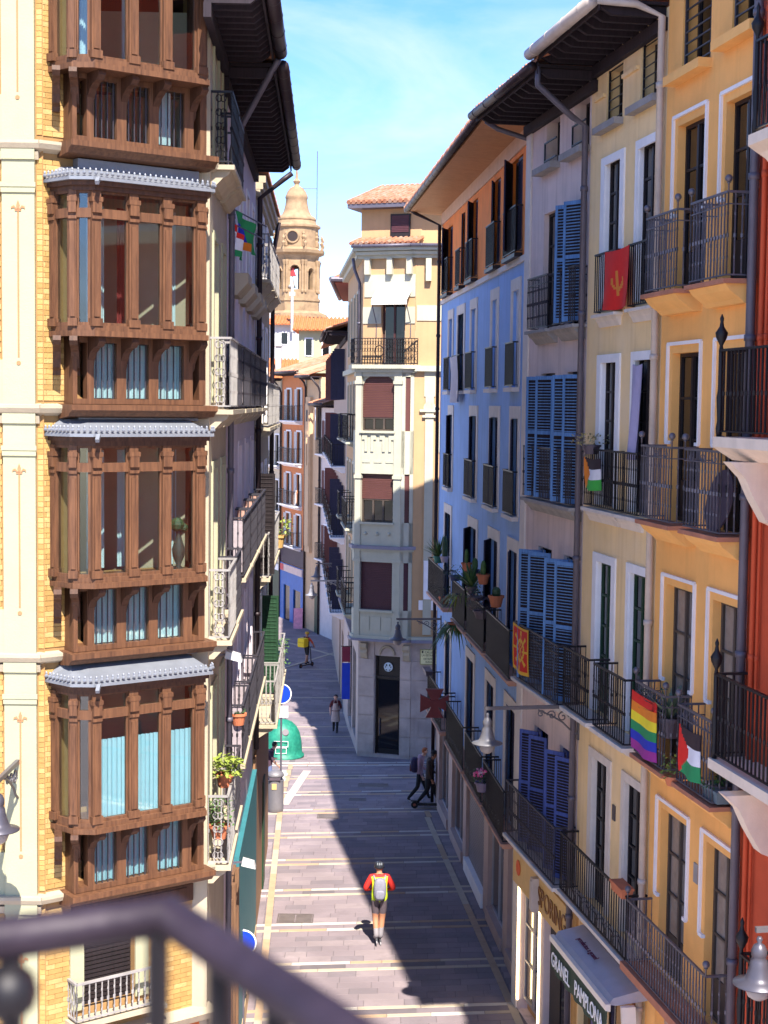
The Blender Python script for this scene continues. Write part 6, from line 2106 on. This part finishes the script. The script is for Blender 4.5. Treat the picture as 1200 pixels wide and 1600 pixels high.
BLACKC = mat('black_cloth', (.012, .012, .014), .85, var=.15)
# skater seen from behind
z = gz(34.5)
def sm_skater(a, b, t, c):
    s = {a, b}
    if 'head' in s or 'jaw' in s or 'crown' in s: return 0
    if any('f' in q and q[1] == 'f' or 'palm' in q for q in s): return 0
    if s & {'lel', 'rel', 'lwr', 'rwr'} or s & {'lsh', 'rsh'} and abs(c.x) > .17: return 2
    if c.z > 1.43: return 2
    if c.z > .93: return 1
    if c.z > .6: return 3
    if c.z > .3: return 0
    return 4
ob, root, j = person('skater with black helmet, red sleeves and neon yellow vest seen from behind', (0, 34.5, z + .085), R(4),
    dict(chest=(0, .04, 1.3), neck=(0, .08, 1.46), jaw=(0, .11, 1.53), head=(0, .125, 1.61), crown=(0, .12, 1.69), lsh=(-.19, .05, 1.4), rsh=(.19, .05, 1.4),
         lel=(-.32, .0, 1.16), lwr=(-.2, .2, 1.08), lpalm=(-.13, .26, 1.1), rel=(.32, .0, 1.16), rwr=(.2, .2, 1.08), rpalm=(.13, .26, 1.1),
         lkn=(-.08, .05, .5), lan=(-.06, -.12, .14), lto=(-.08, .04, .06), rkn=(.07, .06, .49), ran=(.03, -.02, .09), rto=(.03, .16, .05)),
    [SKIN, HI, REDS, SHORTS, SKATE], sm_skater, 1.82, None, dict(lan=.062, ran=.062, lto=.05, rto=.05, lkn=.07, rkn=.07, pelvis=.15, lhip=.115, rhip=.115, chest=.15, waist=.14, lsh=.085, rsh=.085, lel=.062, rel=.062))
use(root)
part('helmet', MB().lathe([(.001, .12), (.05, .115), (.09, .085), (.112, .03), (.116, -.02), (.1, -.03)], (0, .12, 1.62), 18), mat('black_helmet', (.02, .022, .03), .25), ob, smooth=True)
for k in range(3):
    part('helmet_vent', MB().box(-.06 + k * .045, -.035 + k * .045, .02, .04, 1.68, 1.73), mat('pale_grey_vent', (.2, .22, .25), .4), ob)
for sx, sy in ((-.06, -.1), (.03, .0)):
    base = .06 if sx < 0 else .0
    fr_ = part('skate_frame', MB().box(sx - .018, sx + .018, sy - .1, sy + .2, base - .035, base + .03), mat('dark_skate_frame', (.08, .08, .09), .4), ob)
    for k in range(4):
        part('wheel', MB().tube([(sx - .012, sy - .1 + k * .09, base - .045), (sx + .012, sy - .1 + k * .09, base - .045)], .036, 12), mat('grey_wheel', (.25, .24, .26), .5), fr_)
bp_ = thing('backpack', 'pale grey backpack on the skater', 'backpack', (0, -.15, 1.0))
part('bag', blob((0, -.14, 1.19), .14, .1, .25, 3.), mat('pale_lilac_grey_nylon', (.2, .195, .25), .7, var=.15, scale=14, bump=.4, bscale=30), bp_, smooth=True)
part('pocket', blob((0, -.23, 1.09), .1, .035, .1, 3.5), mat('pale_lilac_grey_nylon', (.22, .22, .27), .7), bp_, smooth=True)
for sg in (-1, 1):
    part('strap', MB().tube([(sg * .1, -.1, 1.38), (sg * .13, -.02, 1.46), (sg * .13, .1, 1.44), (sg * .12, .2, 1.3)], .018, 6), mat('pale_lilac_grey_nylon', (.22, .22, .27), .7), bp_)
# woman with apron walking towards us
MAROON = mat('maroon_shirt', (.1, .012, .015), .8, var=.15)
APRON = mat('beige_apron', (.44, .34, .3), .85, var=.12, scale=12)
def sm_w(a, b, t, c):
    s = {a, b}
    if s & {'head', 'jaw', 'crown'}: return 0
    if any(q.endswith('palm') or q[1:2] == 'f' for q in s) or (s & {'rwr'}) or (s & {'lwr'} and c.z < 1.0): return 0
    if s & {'lel', 'rel', 'lsh', 'rsh'}: return 1
    if c.z > .93: return 1
    if c.z > .1: return 2
    return 3
x, y = -1.87, 61.8
ob, root, j = person('woman in maroon shirt and long beige apron walking down the shaded street', (x, y, gz(y)), R(180),
    dict(rel=(.25, -.06, 1.14), rwr=(.24, .0, .92), rpalm=(.235, .04, .84), lel=(-.24, .02, 1.14), lwr=(-.2, .26, 1.13), lpalm=(-.16, .33, 1.15), lkn=(-.08, .1, .5), lan=(-.07, .12, .09), lto=(-.07, .28, .05), rkn=(.08, .02, .5), ran=(.09, -.22, .12), rto=(.1, -.08, .04)),
    [SKIN2, MAROON, BLACKC, BLACKC], sm_w, 1.58, mat('dark_brown_hair', (.02, .012, .012), .6, bump=0))
use(root)
ap = MB()
rows = [(.52, .2), (.7, .2), (.9, .18), (1.02, .16), (1.15, .14), (1.36, .1)]
N_ = 10
for i, (zz, w_) in enumerate(rows):
    for k in range(N_ + 1):
        a = -1.25 + 2.5 * k / N_
        ap.v.append(Vector((w_ * 1.05 * math.sin(a), .035 + (.135 + (.03 if zz < .8 else 0)) * math.cos(a), zz)))
for i in range(len(rows) - 1):
    for k in range(N_):
        q = i * (N_ + 1) + k
        ap.f.append((q, q + 1, q + N_ + 2, q + N_ + 1))
        ap.m.append(0)
part('apron', ap, APRON, ob, smooth=True)
part('apron_tie', MB().tube([(.19 * math.sin(R(q)), .03 + .16 * math.cos(R(q)), 1.02) for q in range(-100, 101, 20)], .012, 6), MAROON, ob)
part('neck_strap', MB().tube([(-.09, .16, 1.35), (-.06, .06, 1.48), (.06, .06, 1.48), (.09, .16, 1.35)], .012, 6), APRON, ob)
# couple walking to the right in the shade
DKJ = mat('dark_olive_jacket', (.045, .03, .025), .85, var=.2)
PINKJ = mat('dusty_pink_hoodie', (.3, .19, .24), .85, var=.12)
NAVYB = mat('navy_backpack_cloth', (.03, .024, .07), .8, var=.15)
def sm_m(a, b, t, c):
    s = {a, b}
    if s & {'head', 'jaw', 'crown'}: return 0
    if any(q.endswith('palm') or q[1:2] == 'f' for q in s): return 0
    if s & {'lel', 'rel', 'lsh', 'rsh', 'lwr', 'rwr'} or c.z > .9: return 1
    if c.z > .1: return 2
    return 3
WALK = dict(lkn=(-.1, .16, .52), lan=(-.1, .3, .12), lto=(-.1, .46, .1), rkn=(.1, -.06, .5), ran=(.1, -.36, .13), rto=(.1, -.24, .04), chest=(0, .06, 1.3), neck=(0, .1, 1.46), jaw=(0, .14, 1.53), head=(0, .155, 1.61), crown=(0, .14, 1.69), lel=(-.24, .0, 1.12), lwr=(-.22, .2, .98), lpalm=(-.22, .27, .97), rel=(.24, -.03, 1.1), rwr=(.24, .06, .88), rpalm=(.24, .1, .81))
x, y = 1.5, 47.0
ob, root, j = person('man in black cap and dark jacket striding to the right beside a scooter', (x, y, gz(y)), R(-90), WALK, [SKIN, DKJ, BLACKC, BLACKC], sm_m, 1.76, mat('dark_brown_hair', (.02, .012, .012), .6, bump=0), dict(lkn=.08, rkn=.08, lhip=.12, rhip=.12, lsh=.085, rsh=.085, chest=.15))
use(root)
part('cap', MB().lathe([(.001, .12), (.06, .115), (.09, .09), (.104, .04), (.105, .02)], (0, .14, 1.62), 16).box(-.06, .06, .22, .32, 1.64, 1.655), BLACKC, ob, smooth=True)
x, y = 1.22, 47.5
ob, root, j = person('red haired person with navy backpack walking behind the man in the cap', (x, y, gz(y)), R(-90), WALK, [SKIN2, PINKJ, BLACKC, mat('white_shoes', (.65, .65, .68), .6)], sm_m, 1.78, mat('auburn_hair', (.3, .09, .03), .6, bump=0))
use(root)
b2 = thing('backpack', 'navy backpack on the red haired walker', 'backpack', (0, -.2, 1.0))
part('bag', blob((0, -.16, 1.17), .15, .13, .24, 3.), NAVYB, b2, smooth=True)
part('pocket', blob((0, -.28, 1.08), .11, .04, .11, 3.5), mat('brown_pocket', (.12, .05, .05), .8), b2, smooth=True)
use(Matrix.Identity(4))
SCO = mat('black_scooter', (.015, .014, .016), .4, .2)
def scooter(x, y, rz, label, stem=1.05):
    fr = Matrix.Translation((x, y, gz(y))) @ Matrix.Rotation(rz, 4, 'Z')
    use(fr)
    t = thing('kick_scooter', label, 'scooter', (0, 0, 0))
    part('deck', MB().box(-.08, .08, -.42, .35, .1, .15), SCO, t)
    for yy in (-.5, .48):
        w = part('wheel', MB().tube([(-.025, yy, .11), (.025, yy, .11)], .11, 18), SCO, t)
        part('hub', MB().tube([(-.03, yy, .11), (.03, yy, .11)], .045, 10), mat('red_brown_hub', (.3, .08, .05), .5), w)
    part('mudguard', MB().box(-.05, .05, -.62, -.4, .22, .24), SCO, t)
    part('stem', MB().tube([(0, .48, .12), (0, .38, .3), (0, .3, stem)], .025, 8), SCO, t)
    part('handlebar', MB().tube([(-.25, .28, stem), (.25, .28, stem)], .018, 8), SCO, t)
    use(Matrix.Identity(4))
    return fr
scooter(1.55, 46.62, R(-90), 'black kick scooter pushed along by the couple', .78)
# delivery rider on scooter
sfr = scooter(-4.0, 80.5, R(-35), 'black kick scooter under the delivery rider')
ORG = mat('orange_red_top', (.6, .08, .03), .8)
def sm_r(a, b, t, c):
    s = {a, b}
    if s & {'head', 'jaw', 'crown'}: return 0
    if any(q.endswith('palm') or q[1:2] == 'f' for q in s) or s & {'lwr', 'rwr'}: return 0
    if s & {'lel', 'rel', 'lsh', 'rsh'}: return 1
    if c.z > .93: return 2
    if c.z > .5: return 2
    if c.z > .12: return 0
    return 3
ob, root, j = person('delivery rider with yellow cube bag and cap standing on a scooter', (-4.0, 80.5, gz(80.5) + .15), R(-35),
    dict(lel=(-.28, .16, 1.14), lwr=(-.24, .3, .96), lpalm=(-.24, .34, .93), rel=(.28, .16, 1.14), rwr=(.24, .3, .96), rpalm=(.24, .34, .93), lan=(-.04, .1, .09), lto=(-.04, .27, .04), ran=(.05, -.2, .09), rto=(.05, -.03, .04), lkn=(-.07, .1, .5), rkn=(.07, -.02, .5)),
    [SKIN, ORG, BLACKC, BLACKC], sm_r, 1.74)
use(root)
YEL = mat('bright_yellow_bag', (.8, .55, .01), .6, var=.05)
part('cap', MB().lathe([(.001, .12), (.06, .115), (.095, .09), (.108, .03), (.108, .0)], (0, .02, 1.63), 16).box(-.06, .06, .1, .22, 1.64, 1.655), mat('ochre_cap', (.5, .28, .03), .8), ob, smooth=True)
b3 = thing('delivery_bag', 'bright yellow square delivery bag on the rider back', 'bag', (0, -.3, .98))
part('bag', blob((0, -.33, 1.2), .23, .2, .24, 9.), YEL, b3, smooth=False)
part('flap', MB().box(-.22, .22, -.545, -.535, 1.2, 1.24), mat('dark_yellow_flap', (.6, .4, .01), .6), b3)
for sg in (-1, 1):
    part('strap', MB().tube([(sg * .12, -.12, 1.4), (sg * .13, .0, 1.46), (sg * .13, .12, 1.38), (sg * .12, .0, 1.1)], .02, 6), BLACKC, b3)
use(Matrix.Identity(4))
# person by the litter bin, half hidden
ob, root, j = person('person in dark plum top and jeans reaching out beside the litter bin', (-3.62, 48.6, gz(48.6)), R(-60),
    dict(chest=(0, .1, 1.3), neck=(0, .17, 1.44), jaw=(0, .22, 1.5), head=(0, .24, 1.58), crown=(0, .23, 1.66), lel=(-.3, .2, 1.15), lwr=(-.42, .42, 1.02), lpalm=(-.45, .5, 1.0), rel=(.28, .05, 1.12), rwr=(.26, .22, .95), rpalm=(.25, .28, .9), lkn=(-.12, .2, .52), lan=(-.12, .12, .1), lto=(-.12, .28, .05)),
    [SKIN2, mat('dark_plum_top', (.06, .03, .05), .85), mat('blue_jeans', (.12, .15, .3), .85), BLACKC], lambda a, b, t, c: 0 if ({a, b} & {'head', 'jaw', 'crown', 'lwr', 'rwr', 'lpalm', 'rpalm'} or any(q[1:2] == 'f' for q in (a, b))) else 1 if ({a, b} & {'lel', 'rel', 'lsh', 'rsh'} or c.z > .93) else 2 if c.z > .1 else 3, 1.72, mat('dark_brown_hair', (.02, .012, .012), .6, bump=0))
use(Matrix.Identity(4))
